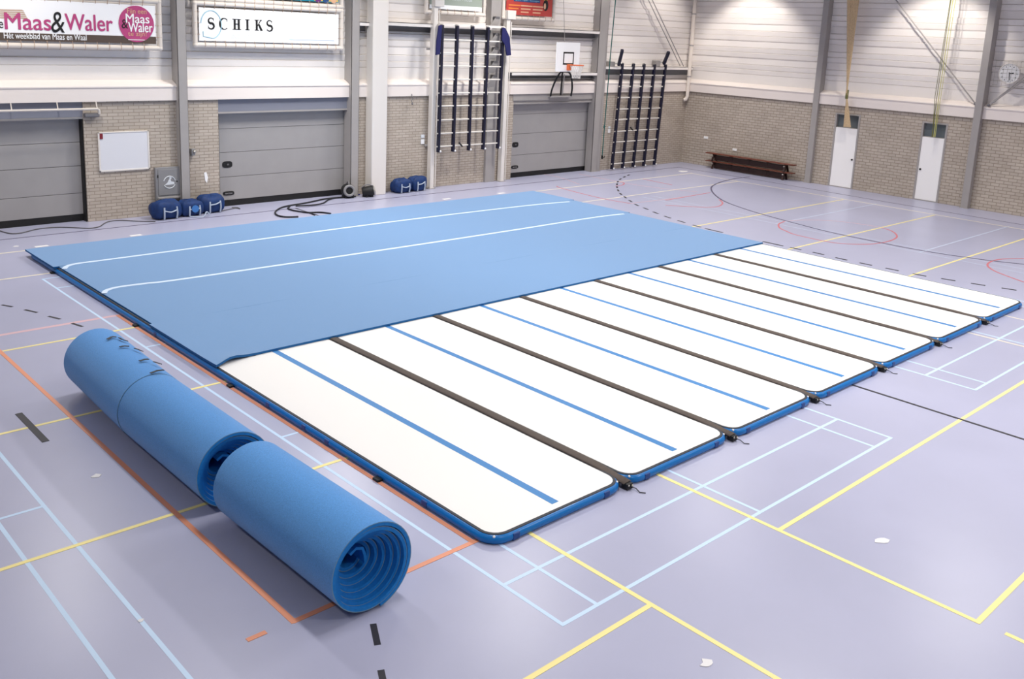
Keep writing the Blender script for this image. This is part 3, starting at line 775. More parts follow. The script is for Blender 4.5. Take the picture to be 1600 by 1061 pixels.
# banner 2 SCHIKS
x0_, x1_ = bx(311, 40).x, bx(529, 40).x
z0_, z1_ = bx(420, 66.5).z, bx(420, 17).z
t2, y = banner('white banner with black serif letters SCHIKS and a pale blue curl', x0_, x1_, z0_, z1_, 'banner')
lh = bx(370, 30).z-bx(370, 47).z; zb = bx(375, 46.8).z
def serif(letter, x, wd, z, h):
    mb = MB(); T = h*.21; th_ = h*.075; e = (0, -.004, 0); yq = y-.003
    def rect(a, b, c_, d): mb.poly([(x+a, yq, z+c_), (x+b, yq, z+c_), (x+b, yq, z+d), (x+a, yq, z+d)], e)
    def sq(pts): mb.poly([(x+a, yq, z+b) for a, b in pts], e)
    def stem(a): rect(a, a+T, 0, h); rect(a-T*.55, a+T*1.55, 0, th_); rect(a-T*.55, a+T*1.55, h-th_, h)
    def stroke(P, ws):
        n = len(P)
        for i in range(n-1):
            (ax, az), (bx_, bz) = P[i], P[i+1]; d = Vector((bx_-ax, bz-az)).normalized(); nn = Vector((-d.y, d.x))
            w0, w1 = ws[i]/2, ws[i+1]/2; k = .002
            sq([(ax+nn.x*w0-d.x*k, az+nn.y*w0-d.y*k), (bx_+nn.x*w1+d.x*k, bz+nn.y*w1+d.y*k), (bx_-nn.x*w1+d.x*k, bz-nn.y*w1+d.y*k), (ax-nn.x*w0-d.x*k, az-nn.y*w0-d.y*k)])
    if letter == 'I': stem(wd/2-T/2)
    if letter == 'H': stem(T*.6); stem(wd-T*1.6); rect(T, wd-T, h*.48, h*.48+th_*1.2)
    if letter == 'K':
        stem(T*.6); stroke([(T*1.5, h*.42), (wd*.85, h*.97)], [th_, th_*1.3]); stroke([(T*2.2, h*.56), (wd*.95, .02*h)], [T*.9, T*1.1])
        rect(wd*.7, wd*1.02, h-th_, h); rect(wd*.78, wd*1.1, 0, th_)
    if letter == 'C':
        P = []; ws = []
        for i in range(22):
            a = math.radians(48+(312-48)*i/21); P.append((wd*.56+wd*.5*math.cos(a), h*.5+h*.5*math.sin(a))); ws.append(th_+(T-th_)*max(0, -math.cos(a))**1.2)
        stroke(P, ws); rect(wd*.88, wd*.93, h*.70, h*.98)
    if letter == 'S':
        P = []; ws = []
        for i in range(13):
            a = math.radians(30+240*i/12); P.append((wd*.5+wd*.38*math.cos(a), h*.74+h*.245*math.sin(a))); ws.append(th_+(T-th_)*(i/12)**1.5)
        for i in range(13):
            a = math.radians(90-240*i/12); P.append((wd*.5+wd*.42*math.cos(a), h*.26+h*.27*math.sin(a)) if i else (wd*.55, h*.51)); ws.append(T-(T-th_)*(i/12)**1.5)
        stroke(P, ws); rect(wd*.84, wd*.89, h*.72, h*.98); rect(wd*.06, wd*.11, h*.03, h*.3)
    mb.build('letter_print', M['blackp'], t2, smooth=0)
for L_, xa, xb in (('S', 324.5, 335), ('C', 343, 356), ('H', 363, 376.5), ('I', 383.5, 389.5), ('K', 397.5, 409), ('S', 416, 426)):
    zc = bx((xa+xb)/2, 46.3+(xa-324)*.012).z; serif(L_, bx(xa, 38).x, bx(xb, 38).x-bx(xa, 38).x, zb, lh)
mb = MB(); P = []
for i in range(30):
    a = math.radians(175-i*(255/29)); P.append((bx(331, 38).x+.27*math.cos(a)-.02, y-.003, (z0_+z1_)/2+.0+.34*math.sin(a)))
P.append((bx(317.5, 57).x, y-.003, bx(317.5, 56.5).z)); P.append((bx(317.5, 57).x, y-.003, bx(317.5, 49).z))
mb.tube(P, .012, 6); mb.build('curl_print', M['lblue_p'], t2)
text_mesh('faint_print', 'INDOORTECHNIEK', bx(362, 58).x, bx(434, 58).x, bx(398, 62).z, bx(398, 54.5).z, y-.001, M['greyp'], t2)
MB().box(bx(452, 61).x, bx(522, 61).x, y-.004, y-.001, bx(487, 63.3).z, bx(487, 62.4).z).build('rule_print', M['blue_p'], t2)

# banner 3 above SCHIKS (only its lower rim is in the frame)
z3 = bx(420, 1.0).z+.05
t3, y = banner('turquoise banner with a colourful picture, directly above the SCHIKS banner', x0_+.0, x1_, z3, z3+.95, 'tealp')
mb = MB().box(bx(491, 5).x, x1_-.02, y-.004, y, z3+.02, z3+.93); mb.build('picture_print', M['yellow_p'], t3)
mb = MB(); zc = z3+.1
for px_, mm in ((497, 'purple_p'), (509, 'deep_blue_p'), (521, 'skin_p')):
    mq = MB(); disc(mq, bx(px_, 5).x, zc+.05, y-.007, .12, .17, .002); mq.build('picture_print', M[mm], t3)
mb = MB()
for i in range(5):
    xx0 = bx(330+32*i, 3).x; mb.box(xx0, xx0+.35, y-.004, y-.001, z3+.06, z3+.10)
mb.build('small_print', M['banner'], t3)

# banner 4 sage green
x0_, x1_ = bx(671, 10).x, bx(753, 10).x; z4 = bx(712, 15.5).z
t4, y = banner('sage green banner with white print behind the top of the left climbing frame', x0_, x1_, z4, z4+1.0, 'sage')
MB().box(x0_, x1_, y-.004, y, z4, z4+.12).build('white_band', M['banner'], t4)
text_mesh('letter_print', 'wonen - mode', bx(705, 5).x, bx(737, 5).x, z4+.27, z4+.36, y-.004, M['greyp'], t4)
text_mesh('letter_print', 'Staks', bx(704, 0).x, bx(736, 0).x, z4+.43, z4+.68, y-.004, M['greyp'], t4, .02)
mb = MB(); P = [(bx(690.5, 0).x+.12*math.cos(a), y-.004, z4+.5+.12*math.sin(a)) for a in [2*math.pi*i/20 for i in range(20)]]
mb.tube(P, .022, 6, closed=True); mb.build('ring_print', M['greyp'], t4)
# banner 5 red
x0_, x1_ = bx(791, 10).x, bx(863, 10).x; z5 = bx(827, 24.5).z
t5, y = banner('red banner with rows of small yellow and white print and a dark round figure', x0_, x1_, z5, z5+1.0, 'red_p')
L5 = lambda f: x0_+(x1_-x0_)*f
MB().box(L5(.15), L5(.72), y-.004, y, z5+.42, z5+.52).build('blue_band', M['deep_blue_p'], t5)
MB().box(L5(.16), L5(.38), y-.004, y, z5+.57, z5+.70).build('lime_patch', M['lime_p'], t5)
text_mesh('small_print', 'sport - spel - bewegen', L5(.18), L5(.70), z5+.44, z5+.50, y-.004, M['lblue_p'], t5)
for k in range(3):
    for j in range(3):
        MB().box(L5(.05+.26*j), L5(.22+.26*j+.04*k), y-.004, y, z5+.08+.1*k, z5+.12+.1*k).build('print_line', M['orange_p' if j == 0 else 'skin_p'], t5)
mb = MB(); disc(mb, L5(.85), z5+.36, y-.004, .12, .18); mb.build('figure_print', M['blackp'], t5)
mb = MB(); disc(mb, L5(.83), z5+.33, y-.008, .05, .10); mb.build('figure_print', M['skin_p'], t5)
mb = MB(); disc(mb, L5(.84), z5+.63, y-.004, .16, .12); mb.build('figure_print', M['yellow_p'], t5)

# ------------------------------------------------------------------ climbing frames
def climbing_frame(label, P_top, P_bot, rungs, loc, dpt=.11):
    t = thing('climbing_rack', label, 'climbing rack', loc, 'climbing frames on the back wall')
    for a, b in zip(P_top, P_bot):
        a, b = Vector(a), Vector(b)
        up = MB().bar(b, a, .072, dpt, up=(0, 1, 0)).build('upright', M['navy'], t, bevel=.006)
        MB().sphere(b+Vector((.05, -.05, .03)), .035).build('foot_cap', M['knob'], up)
        MB().box(a.x-.05, a.x+.02, a.y-.03, a.y+.03, a.z-.01, a.z+.03).build('top_hook', M['steel'], up)
    n = len(P_top)
    for f in rungs:
        pa = Vector(P_bot[0]).lerp(Vector(P_top[0]), f); pb = Vector(P_bot[-1]).lerp(Vector(P_top[-1]), f)
        d = (pb-pa).normalized()*.05
        MB().tube([pa-d, pb+d], .023, 10).build('rung', M['rung'], t)
    return t
o1 = .38
tops = [B(px, py, o1) for px, py in ((691, 39), (714.5, 40), (738.5, 41), (762.5, 42.5), (786, 44))]
bots = [B(px, py, o1) for px, py in ((684.5, 238), (707.5, 237), (732, 235), (754.5, 233.5), (777.5, 232))]
zr = [4.53, 4.13, 3.75, 3.35, 2.94, 2.55, 2.13, 1.72, 1.32]
ztp, zbt = tops[0].z, bots[0].z
fl = climbing_frame('raised navy climbing frame hanging between two white rails', tops, bots, [(z-zbt)/(ztp-zbt) for z in zr], (sum(p.x for p in bots)/5, YB-o1, bots[0].z))
# rails that carry the left frame
for px_b, px_t, lab in ((672, 676.5, 'white vertical rail on the left of the raised climbing frame'), (782, 791, 'white vertical rail on the right of the raised climbing frame')):
    x = B(px_b, 288 if px_b < 700 else 278, .15).x
    t = thing('guide_rail_post', lab, 'rail', (x, YB-.15, 0), 'rails of the raised climbing frame')
    zt = 5.5 if px_b < 700 else 5.25
    MB().box(x-.075, x+.075, YB-.24, YB-.06, 0, zt).build('rail_shaft', M['white_steel'], t, bevel=.012)
    MB().tube([(x+.15, YB-.2, .05), (x+.15, YB-.2, zt-.1)], .018, 8).build('guide_wire', M['white_steel'], t)
    MB().box(x-.1, x+.25, YB-.3, YB-.02, zt-.02, zt+.26).build('rail_head', M['white_steel'], t, bevel=.01)
    for z in (1.3, 2.9, 4.2): MB().box(x-.16, x+.12, YB-.06, YB-.0, z, z+.07).build('wall_bracket', M['steel'], t)
    MB().box(x-.12, x+.12, YB-.27, YB-.03, 0, .02).build('base_plate', M['steel'], t)
MB().box(tops[0].x-.05, tops[-1].x+.1, YB-.34, YB-.28, tops[0].z-.02, tops[0].z+.05).build('top_bar', M['white_steel'], fl)
def cloth(px_pts, off, label):
    P = [B(px, py, off) for px, py in px_pts]; c = sum(P, Vector())/len(P)
    mb = MB(); mb.poly(P, (0, -.04, 0))
    o = mb.build('cloth_pad', M['navy_cloth'], fl, bevel=.01); o['label'] = label; return o
cloth([(684.5, 40), (690, 38.5), (688.5, 60), (686.5, 85), (680, 86), (681, 65)], .47, 'navy cloth pad hanging at the upper left corner of the raised climbing frame')
cloth([(784.5, 43), (789, 44), (795, 57), (796.5, 72), (797.5, 86), (791, 87), (788, 70), (783, 62)], .47, 'navy cloth pad hanging at the upper right corner of the raised climbing frame')
tops = [B(px, py, .12) for px, py in ((972.5, 99), (990, 99.5), (1006.5, 100), (1023, 100.5), (1040, 101))]
bots = [F(px, py, .04) for px, py in ((955, 263), (972, 262), (988.5, 260.5), (1005, 259), (1022, 257.5))]
xx0, xx1 = bots[0].x, bots[-1].x
bots = [Vector((xx0+(xx1-xx0)*i/4, YB-.42, .04)) for i in range(5)]
bots = []
for px, py in ((956, 262), (972.5, 260.7), (989, 259.5), (1005.5, 258.2), (1022, 257)):
    p = B(px, py, .28); p.z = .05; bots.append(p)
zr = [3.48, 3.06, 2.66, 2.24, 1.86, 1.43, 1.04, .65, .24]
fr = climbing_frame('navy climbing frame standing on the floor near the corner', tops, bots, [(z-.05)/(tops[0].z-.05) for z in zr], (sum(p.x for p in bots)/5, YB-.28, 0))
for (a, b), lab in ((((966.5, 102), (972.5, 78)), 'left'), (((1037, 100), (1045, 81)), 'right')):
    p, q = B(*a, .18), B(*b, .5)
    ar = MB().bar(p, q, .10, .10).build('%s_arm' % 'swing', M['navy'], fr, bevel=.006)
    MB().tube([(p.x-.12, YB-.02, p.z+.05), (p.x+.15, YB-.2, p.z+.08)], .03, 8).build('hinge', M['alu'], ar)
    MB().box(p.x-.3, p.x-.08, YB-.08, YB+.15, p.z-.12, p.z+.12).build('hinge_plate', M['steel'], ar)
for fobj, px, py in ((fl, 717, 223), (fr, 985, 199)):
    p = B(px, py, .45 if fobj is fl else .2); MB().bar(p, p+Vector((.12, -.03, -.12)), .04, .04).build('latch', M['black'], fobj)

# ------------------------------------------------------------------ basketball backboard
oh = .62
p0, p1 = B(868, 112, oh), B(907, 67, oh)
t = thing('basketball_hoop', 'white basketball backboard with black square and hoop, above the right overhead door', 'basketball hoop', ((p0.x+p1.x)/2, YB-oh, 2.8))
yb_ = YB-oh
MB().box(p0.x, p1.x, yb_, yb_+.03, p0.z, p1.z).build('backboard', M['banner'], t, bevel=.01)
s0_, s1_ = B(879.5, 101, oh), B(897, 81.5, oh); mb = MB()
for a, b, c_, d in ((s0_.x, s1_.x, s0_.z, s0_.z+.05), (s0_.x, s1_.x, s1_.z-.05, s1_.z), (s0_.x, s0_.x+.045, s0_.z, s1_.z), (s1_.x-.045, s1_.x, s0_.z, s1_.z)): mb.box(a, b, yb_-.004, yb_, c_, d)
mb.build('target_square', M['blackp'], t)
hx = (s0_.x+s1_.x)/2+.03; hz = s0_.z+.02
MB().box(hx-.1, hx+.06, yb_-.12, yb_, hz-.2, hz).build('hoop_bracket', M['orange'], t, bevel=.01)
ring = [(hx+.225*math.cos(a), yb_-.37+.225*math.sin(a), hz-.02) for a in [2*math.pi*i/28 for i in range(28)]]
MB().tube(ring, .016, 8, closed=True).build('hoop_ring', M['orange'], t)
mb = MB(); nr = 16
for i in range(nr):
    for sg in (-1, 1):
        P = []
        for k in range(6):
            a = 2*math.pi*(i+sg*.5*k)/nr; r = .22-.085*math.sin(k/5*1.7); P.append((hx+r*math.cos(a), yb_-.37+r*math.sin(a), hz-.03-.085*k))
        mb.tube(P, .006, 4)
mb.build('net', M['net'], t)
def tubeB(pxs, off0, off1, r, name, mm, par):
    n = len(pxs); P = [B(px, py, off0+(off1-off0)*i/(n-1)) for i, (px, py) in enumerate(pxs)]
    return MB().tube(smooth_curve(P, 4), r, 8).build(name, mm, par)
tubeB([(860, 150), (863, 138), (869, 124), (876, 113), (882, 111.5)], .15, oh-.05, .03, 'support_tube', M['black'], t)
tubeB([(892, 150), (894, 138), (893, 122), (889, 113), (882, 111.5)], .15, oh-.05, .03, 'support_tube', M['black'], t)
tubeB([(876, 148), (878, 125), (879, 112)], .15, oh-.05, .03, 'support_tube', M['black'], t)
tubeB([(878.5, 147), (880.5, 130), (882, 116)], .18, oh-.03, .02, 'gas_strut', M['alu'], t)
a, b = B(859, 150.5, .12), B(893, 150, .12); MB().box(a.x, b.x, YB-.16, YB-.04, a.z-.04, a.z+.01).build('mount_bar', M['steel'], t)
a = B(875, 50, .3); MB().tube([(a.x, YB-.55, p1.z), (a.x, YB-.2, 7.5)], .008, 6).build('hoist_cable', M['steel'], t)

# ------------------------------------------------------------------ wall bits on the back wall
p, q = B(156, 267, .03), B(229, 204, .03)
t = thing('whiteboard', 'small blank whiteboard on the brick beside the left overhead door', 'whiteboard', ((p.x+q.x)/2, YB-.02, 1.18))
MB().box(2.78, 3.93, YB-.03, YB-.0, 1.2, 2.1).build('board_panel', M['whiteboard'], t, bevel=.006)
mb = MB()
for a in ((2.75, 3.96, 1.17, 1.21), (2.75, 3.96, 2.09, 2.12), (2.75, 2.79, 1.17, 2.12), (3.92, 3.96, 1.17, 2.12)): mb.box(a[0], a[1], YB-.04, YB, a[2], a[3])
mb.build('board_frame', M['white_steel'], t, bevel=.006)
MB().box(2.79, 2.86, YB-.045, YB-.03, 1.96, 2.09).build('red_corner_label', M['maroon'], t)
t = thing('hose_cabinet', 'grey wall cabinet with a round white emblem, above the blue bags', 'cabinet', (4.4, YB, .36))
cb = MB().box(4.06, 4.73, YB-.10, YB, .37, 1.2).build('cabinet_body', M['cabinet'], t, bevel=.01)
MB().box(4.12, 4.68, YB-.115, YB-.1, .5, 1.15).build('cabinet_door', M['cabinet'], t, bevel=.008)
MB().box(4.1, 4.7, YB-.13, YB-.1, .41, .46).build('lower_grip', M['steel'], t, bevel=.008)
mb = MB()
mb.tube([(4.40+.15*math.cos(a), YB-.118, .82+.15*math.sin(a)) for a in [math.radians(15+i*10) for i in range(16)]], .011, 5)
mb.tube([(4.40+.15*math.cos(a), YB-.118, .82+.15*math.sin(a)) for a in [math.radians(205+i*10) for i in range(14)]], .011, 5)
mb.poly([(4.28, YB-.116, .76), (4.52, YB-.116, .76), (4.52, YB-.116, .82), (4.44, YB-.116, .84), (4.42, YB-.116, .92), (4.38, YB-.116, .88), (4.35, YB-.116, .82)], (0, -.004, 0))
disc(mb, 4.425, .93, YB-.118, .03, .03)
mb.build('emblem', M['greyp'], t)
MB().tube([(4.59, YB-.125, .83), (4.59, YB-.11, .83)], .018, 10).build('lock', M['blackp'], t)
MB().box(4.105, 4.125, YB-.12, YB-.1, .95, 1.02).build('hinge', M['blackp'], t)
t = MB(); t.poly([(5.36, YB-.002, .98), (5.42, YB-.002, .99), (5.46, YB-.002, .85), (5.43, YB-.002, .70), (5.38, YB-.002, .78)], (0, -.008, 0))
tag(t.build('paper_scrap', M['banner'], origin=(5.4, YB, .72)), 'torn white paper scrap stuck on the brick left of the middle overhead door', 'paper')
t = thing('junction_box', 'small grey box with a ball on the side of the grey column', 'box', (5.03, YB, 1.45))
MB().box(4.99, 5.09, YB-.12, YB, 1.45, 1.62).build('box_body', M['cabinet'], t, bevel=.01)
MB().sphere((5.06, YB-.13, 1.55), .04).build('box_knob', M['alu'], t)
t = thing('wall_socket', 'white wall socket pair on the brick left of the raised climbing frame', 'socket', (12.38, YB, 1.36), 'white wall sockets')
MB().box(12.32, 12.45, YB-.03, YB, 1.37, 1.52).build('socket_plate', M['knob'], t, bevel=.006); MB().box(12.32, 12.45, YB-.03, YB, 1.56, 1.66).build('switch_plate', M['greyp'], t, bevel=.006)
t = thing('wall_socket', 'white wall socket between the green cord and the right climbing frame', 'socket', (21.0, YB, 1.36), 'white wall sockets')
MB().box(20.96, 21.08, YB-.03, YB, 1.36, 1.5).build('socket_plate', M['knob'], t, bevel=.006); MB().box(20.97, 21.07, YB-.03, YB, 1.53, 1.6).build('switch_plate', M['greyp'], t, bevel=.006)
a = B(643.5, 150, .1); mb = MB()
mb.tube([(a.x, YB-.1, a.z+.06), (a.x, YB-.1, a.z-.02), (a.x+.03, YB-.13, a.z-.07), (a.x-.03, YB-.12, a.z-.15), (a.x+.02, YB-.12, a.z-.2)], .012, 6); mb.sphere((a.x+.01, YB-.12, a.z-.23), .03)
tag(mb.build('wall_hook', M['steel_dk'], origin=tuple(a)), 'small dark hook hanging under the ledge right of the white column', 'hook')
# white conduit over the left overhead door
t = thing('heating_pipe', 'thin white pipe running over the left overhead door and ending on the brick', 'pipe', (2.6, YB-.15, 2.6))
MB().tube([(XL+1, YB-.17, 2.69), (2.72, YB-.17, 2.68), (2.76, YB-.15, 2.66), (2.77, YB-.13, 2.56)], .028, 10).build('pipe_run', M['pipe'], t)
for x in (-1.2, .9, 1.86, 2.72): MB().tube([(x, YB-.16, 2.68), (x, YB-.1, 2.84)], .013, 6).build('pipe_hanger', M['pipe'], t)
MB().box(2.45, 2.78, YB-.14, YB, 2.49, 2.58).build('pipe_shroud', M['steel_dk'], t, bevel=.02)
# green pull cord
a, b = B(956, -30, .35), B(941, 243, .35); mb = MB(); t = thing('pull_cord', 'dark green cord with a hook hanging beside the grey column', 'cord', (b.x, b.y, b.z-.1))
xm = (a.x*.15+b.x*.85)
MB().tube([(xm+.25, YB-.35, CEIL-.02), (xm+.1, YB-.35, 4), (b.x, YB-.35, b.z)], .018, 8).build('cord_line', M['green_rope'], t)
mb = MB(); mb.tube([(b.x, YB-.35, b.z), (b.x, YB-.35, b.z-.12)], .035, 8); mb.tube([(b.x, YB-.35, b.z-.05), (b.x+.08, YB-.38, b.z-.08), (b.x+.1, YB-.38, b.z-.02)], .015, 6)
mb.build('cord_hook', M['black'], t)
a = B(945, 198, .3); MB().tube([(a.x-.06, a.y, a.z-.05), (a.x-.05, a.y, a.z+.05), (a.x+.05, a.y, a.z)], .012, 6).build('cord_clip', M['green_rope'], t)
# corner rain pipe
x = XR-.14
t = thing('rain_pipe', 'white round pipe running down the corner of the hall to the ledge', 'pipe', (x, YB-.14, 2.5))
MB().tube([(x, YB-.14, CEIL-.02), (x, YB-.14, 2.66), (x-.06, YB-.12, 2.52), (x-.12, YB-.06, 2.5)], .075, 14).build('pipe_run', M['pipe'], t)
for z in (3.4, 4.6, 5.8): MB().tube([(x, YB-.14, z), (x, YB-.14, z+.05)], .09, 14).build('pipe_clamp', M['steel'], t)
# brace rods
def rod(p, q, r, label, grp):
    c = (Vector(p)+Vector(q))/2
    return tag(MB().tube([p, q], r, 8).build('brace_rod', M['steel'], origin=tuple(c)), label, 'rod', grp)
rod((22.5-.3, YB-.05, 6.75), (24.95, YB-.05, 3.82), .018, 'left one of two thin brace rods above the right climbing frame', 'back wall brace rods')
rod((22.68-.3, YB-.1, 6.75), (25.1, YB-.1, 3.82), .018, 'right one of two thin brace rods above the right climbing frame', 'back wall brace rods')
a = Rw(1524, 162, .08); b = Rw(1400, 0, .08); d = (b-a); b2 = a+d*1.3
rod(a, b2, .022, 'steel brace rod slanting down to the column left of the clock', 'right wall brace rods')
MB_ = MB().sphere(tuple(a), .05); tag(MB_.build('rod_anchor', M['steel_dk'], origin=tuple(a)), 'dark anchor at the foot of the long slanting brace rod', 'anchor')
a = Rw(1545, 164, .08); b = Rw(1600, 121, .08); d = b-a
rod(a, a+d*3.2, .02, 'upper of the paired brace rods rising to the right under the clock', 'right wall brace rods')
a2 = a+Vector((0, 0, -.02)); b3 = Rw(1600, 125, .08)
rod(a2, a2+(b3-a2)*3.2, .02, 'lower of the paired brace rods rising to the right under the clock', 'right wall brace rods')
tag(MB().sphere(tuple(a), .05).build('rod_anchor', M['steel_dk'], origin=tuple(a)), 'dark anchor at the foot of the paired brace rods under the clock', 'anchor')

# ropes on the right wall
t = thing('climbing_rope_bundle', 'beige bundle of climbing ropes drawn to the wall above the left white door', 'ropes', (XR-.2, 11.0, 2.15))
ya, yb2 = Rw(1326, 0, .4).y, Rw(1341, 0, .4).y
for k in range(6):
    f = k/5; yt = ya+(yb2-ya)*f; ym = Rw(1325, 140, .25).y+.03*(f-.5); ye = Rw(1319+9*f, 200, .2).y
    MB().tube([(XR-.5, yt+(yt-11.05)*.3, CEIL-.02), (XR-.42, yt, 6.4), (XR-.3, ym, 3.25), (XR-.2, ye, 2.14)], [.05, .045, .026, .035], 8).build('rope', M['beige_rope'], t)
MB().tube([(XR-.28, Rw(1325, 140, .25).y, 3.1), (XR-.28, Rw(1325, 140, .25).y, 3.4)], .05, 10).build('rope_binding', M['olive_rope'], t)
t = thing('cord_bundle', 'yellow and olive cords drawn to the wall above the right white door', 'cords', (XR-.2, 7.95, 2.1))
for k, (pt, pm, pe, mm, r) in enumerate((((1486, 0), (1464, 150), (1456, 214), 'olive_rope', .011), ((1489, 0), (1467, 150), (1459, 214), 'yellow_rope', .012), ((1493, 0), (1470, 150), (1461, 214), 'yellow_rope', .009), ((1485, 0), (1461, 150), (1457, 214), 'olive_rope', .010))):
    a, b, c_ = Rw(*pt, .35), Rw(*pm, .25), Rw(*pe, .2); a2 = a+(a-b)*.12; a2.z = CEIL-.02
    MB().tube([a2, a, b, c_], [r, r, r, r*1.3], 6).build('cord', M[mm], t)

# clock
c = Rw(1576.5, 115, .1)
t = thing('wall_clock', 'round white wall clock right of the grey column', 'clock', tuple(c))
def clock_pt(dy, dz, off): return (XR-off, c.y+dy, c.z+dz)
mb = MB(); R0 = .29
mb.poly([clock_pt(R0*math.cos(a), R0*math.sin(a), .02) for a in [2*math.pi*i/36 for i in range(36)]], (-.06, 0, 0)); mb.build('clock_face', M['clock'], t, bevel=.008)
mb = MB(); mb.tube([clock_pt((R0+.01)*math.cos(a), (R0+.01)*math.sin(a), .08) for a in [2*math.pi*i/36 for i in range(36)]], .016, 6, closed=True); mb.build('clock_rim', M['white_steel'], t)
for i in range(12):
    a = 2*math.pi*i/12; MB().bar(clock_pt(.24*math.cos(a), .24*math.sin(a), .083), clock_pt(.205*math.cos(a), .205*math.sin(a), .083), .022, .006, up=(1, 0, 0)).build('hour_mark', M['seam'], t)
mb = MB(); mb.bar(clock_pt(0, 0, .088), clock_pt(-.13, .02, .088), .028, .006, up=(1, 0, 0)); mb.bar(clock_pt(.0, .04, .092), clock_pt(-.03, -.2, .092), .018, .006, up=(1, 0, 0)); mb.build('clock_hands', M['blackp'], t)
mb = MB().use(M['alu'])
for k in range(7):
    zz = c.z-.36+.12*k; mb.tube([(XR-.25, c.y+.38, zz), (XR-.25, c.y-.38, zz)], .0035, 4); yy = c.y-.36+.12*k; mb.tube([(XR-.25, yy, c.z-.38), (XR-.25, yy, c.z+.38)], .0035, 4)
for sy in (-.37, .37):
    for sz in (-.37, .37): mb.tube([(XR-.25, c.y+sy, c.z+sz), (XR+.1, c.y+sy, c.z+sz)], .008, 4)
mb.build('guard_grille', None, t)

# stacked benches
def bench(z0, y0, y1, label):
    xc = XR-.34; t = thing('gym_bench', label, 'bench', (xc, (y0+y1)/2, z0), 'stacked gym benches')
    MB().box(xc-.13, xc+.13, y0, y1, z0+.265, z0+.30).build('seat_board', M['wood'], t, bevel=.006)
    MB().box(xc-.02, xc+.02, y0+.35, y1-.35, z0+.03, z0+.235).build('balance_beam', M['wood_shaded'], t, bevel=.004)
    for y in (y0+.35, y1-.35):
        for s_ in (-1, 1): MB().bar((xc+s_*.15, y, z0), (xc+s_*.05, y, z0+.27), .04, .07, up=(0, 1, 0)).build('leg', M['wood_shaded'], t)
        MB().sphere((xc-.15, y, z0+.2), .03).build('knob', M['alu'], t)
    n = 3
    for i in range(n):
        y = y0+.35+(y1-y0-.7)*(i+1)/(n+1); MB().box(xc-.03, xc+.03, y-.03, y+.03, z0+.1, z0+.27).build('support_post', M['wood_shaded'], t)
    for i in range(4):
        ya_ = y0+.35+(y1-y0-.7)*i/4; yb_2 = ya_+(y1-y0-.7)/4
        MB().bar((xc, ya_, z0+(.12 if i < 2 else .25)), (xc, yb_2, z0+(.25 if i < 2 else .12)), .02, .02).build('brace', M['wood_shaded'], t)
    return t
ybn = (Rw(1242, 258, .35).y, Rw(1105, 238, .35).y)
bench(0, ybn[0]+.02, ybn[1]-.02, 'brown wooden gym bench standing on the floor, under the other bench')
bench(.3, ybn[0], ybn[1], 'brown wooden gym bench stacked on top of the other bench')
for px, py, lab in ((1103, 215, 'upper left one of two small white patches on the brick above the bench'), (1148, 234, 'lower right one of two small white patches, just above the bench')):
    a = Rw(px, py, .01); tag(MB().box(XR-.02, XR, a.y-.1, a.y+.1, a.z-.045, a.z+.045).build('wall_patch', M['banner'], origin=(XR, a.y, a.z-.045), bevel=.006), lab, 'patch', 'white patches above the bench')

# ------------------------------------------------------------------ bags
def bag(cx, cy, w_, h_, d_, label, grp, seed, rot=0, tilt=0):
    rnd = random.Random(seed); t = thing('sports_bag', label, 'bag', (cx, cy, 0), grp)
    mb = MB(); n, m_ = 24, 14; vs = []
    ph = [rnd.uniform(0, 6) for _ in range(4)]
    def sp(a, e): return math.copysign(abs(a)**e, a)
    for i in range(m_+1):
        v = -math.pi/2+math.pi*i/m_
        for j in range(n):
            u = 2*math.pi*j/n
            x = w_/2*sp(math.cos(v), .5)*sp(math.cos(u), .45); y = d_/2*sp(math.cos(v), .5)*sp(math.sin(u), .7); z = h_/2*sp(math.sin(v), .65)
            k = 1+.05*math.sin(3*u+ph[0])*math.cos(2*v+ph[1])+.04*math.sin(7*u+ph[2])
            zz = z*k+h_/2-(.12*h_*max(0, math.cos(u*2+ph[3])) if z > 0 else 0)
            vs.append((cx+x*k*math.cos(rot)-y*k*math.sin(rot), cy+y*k*math.cos(rot)+x*k*math.sin(rot), max(0, zz)))
    fs = [(i*n+j, i*n+(j+1) % n, (i+1)*n+(j+1) % n, (i+1)*n+j) for i in range(m_) for j in range(n)]
    mb.add(vs, fs).build('bag_body', M['bag'], t, smooth=60)
    fy = -d_/2
    def L(a, b, zz, o=.0): return (cx+a*math.cos(rot)-(b-o)*math.sin(rot), cy+(b-o)*math.cos(rot)+a*math.sin(rot), zz)
    for sx in (-1, 1):
        MB().tube(smooth_curve([L(sx*w_*.22, fy*.96, .02), L(sx*w_*.23, fy*1.05, h_*.35), L(sx*w_*.22, fy*1.0, h_*.68)], 4), .02, 6).build('strap', M['bag_dk'], t)
    MB().tube(smooth_curve([L(-w_*.22, fy*1.05, h_*.5), L(0, fy*1.12, h_*(.42+.1*tilt)), L(w_*.22, fy*1.05, h_*(.5+.12*tilt))], 4), .016, 6).build('handle', M['bag_dk'], t)
    return t
GB = 'blue sports bags below the grey cabinet'
bag(4.13, 17.52, .74, .46, .5, 'leftmost blue sports bag in the group of three below the cabinet', GB, 1, .1)
b2 = bag(4.78, 17.58, .62, .40, .46, 'middle dark blue sports bag with a pale round emblem', GB, 2, .1)
mb = MB(); disc(mb, 4.80, .2, 17.30, .09, .09, .02); mb.build('emblem', M['bag_emb'], b2)
MB().tube(smooth_curve([(4.66, 17.3, .02), (4.8, 17.2, .015), (4.95, 17.16, .02), (5.04, 17.2, .12), (5.12, 17.2, .03)], 4), .016, 6).build('loose_strap', M['bag_dk'], b2)
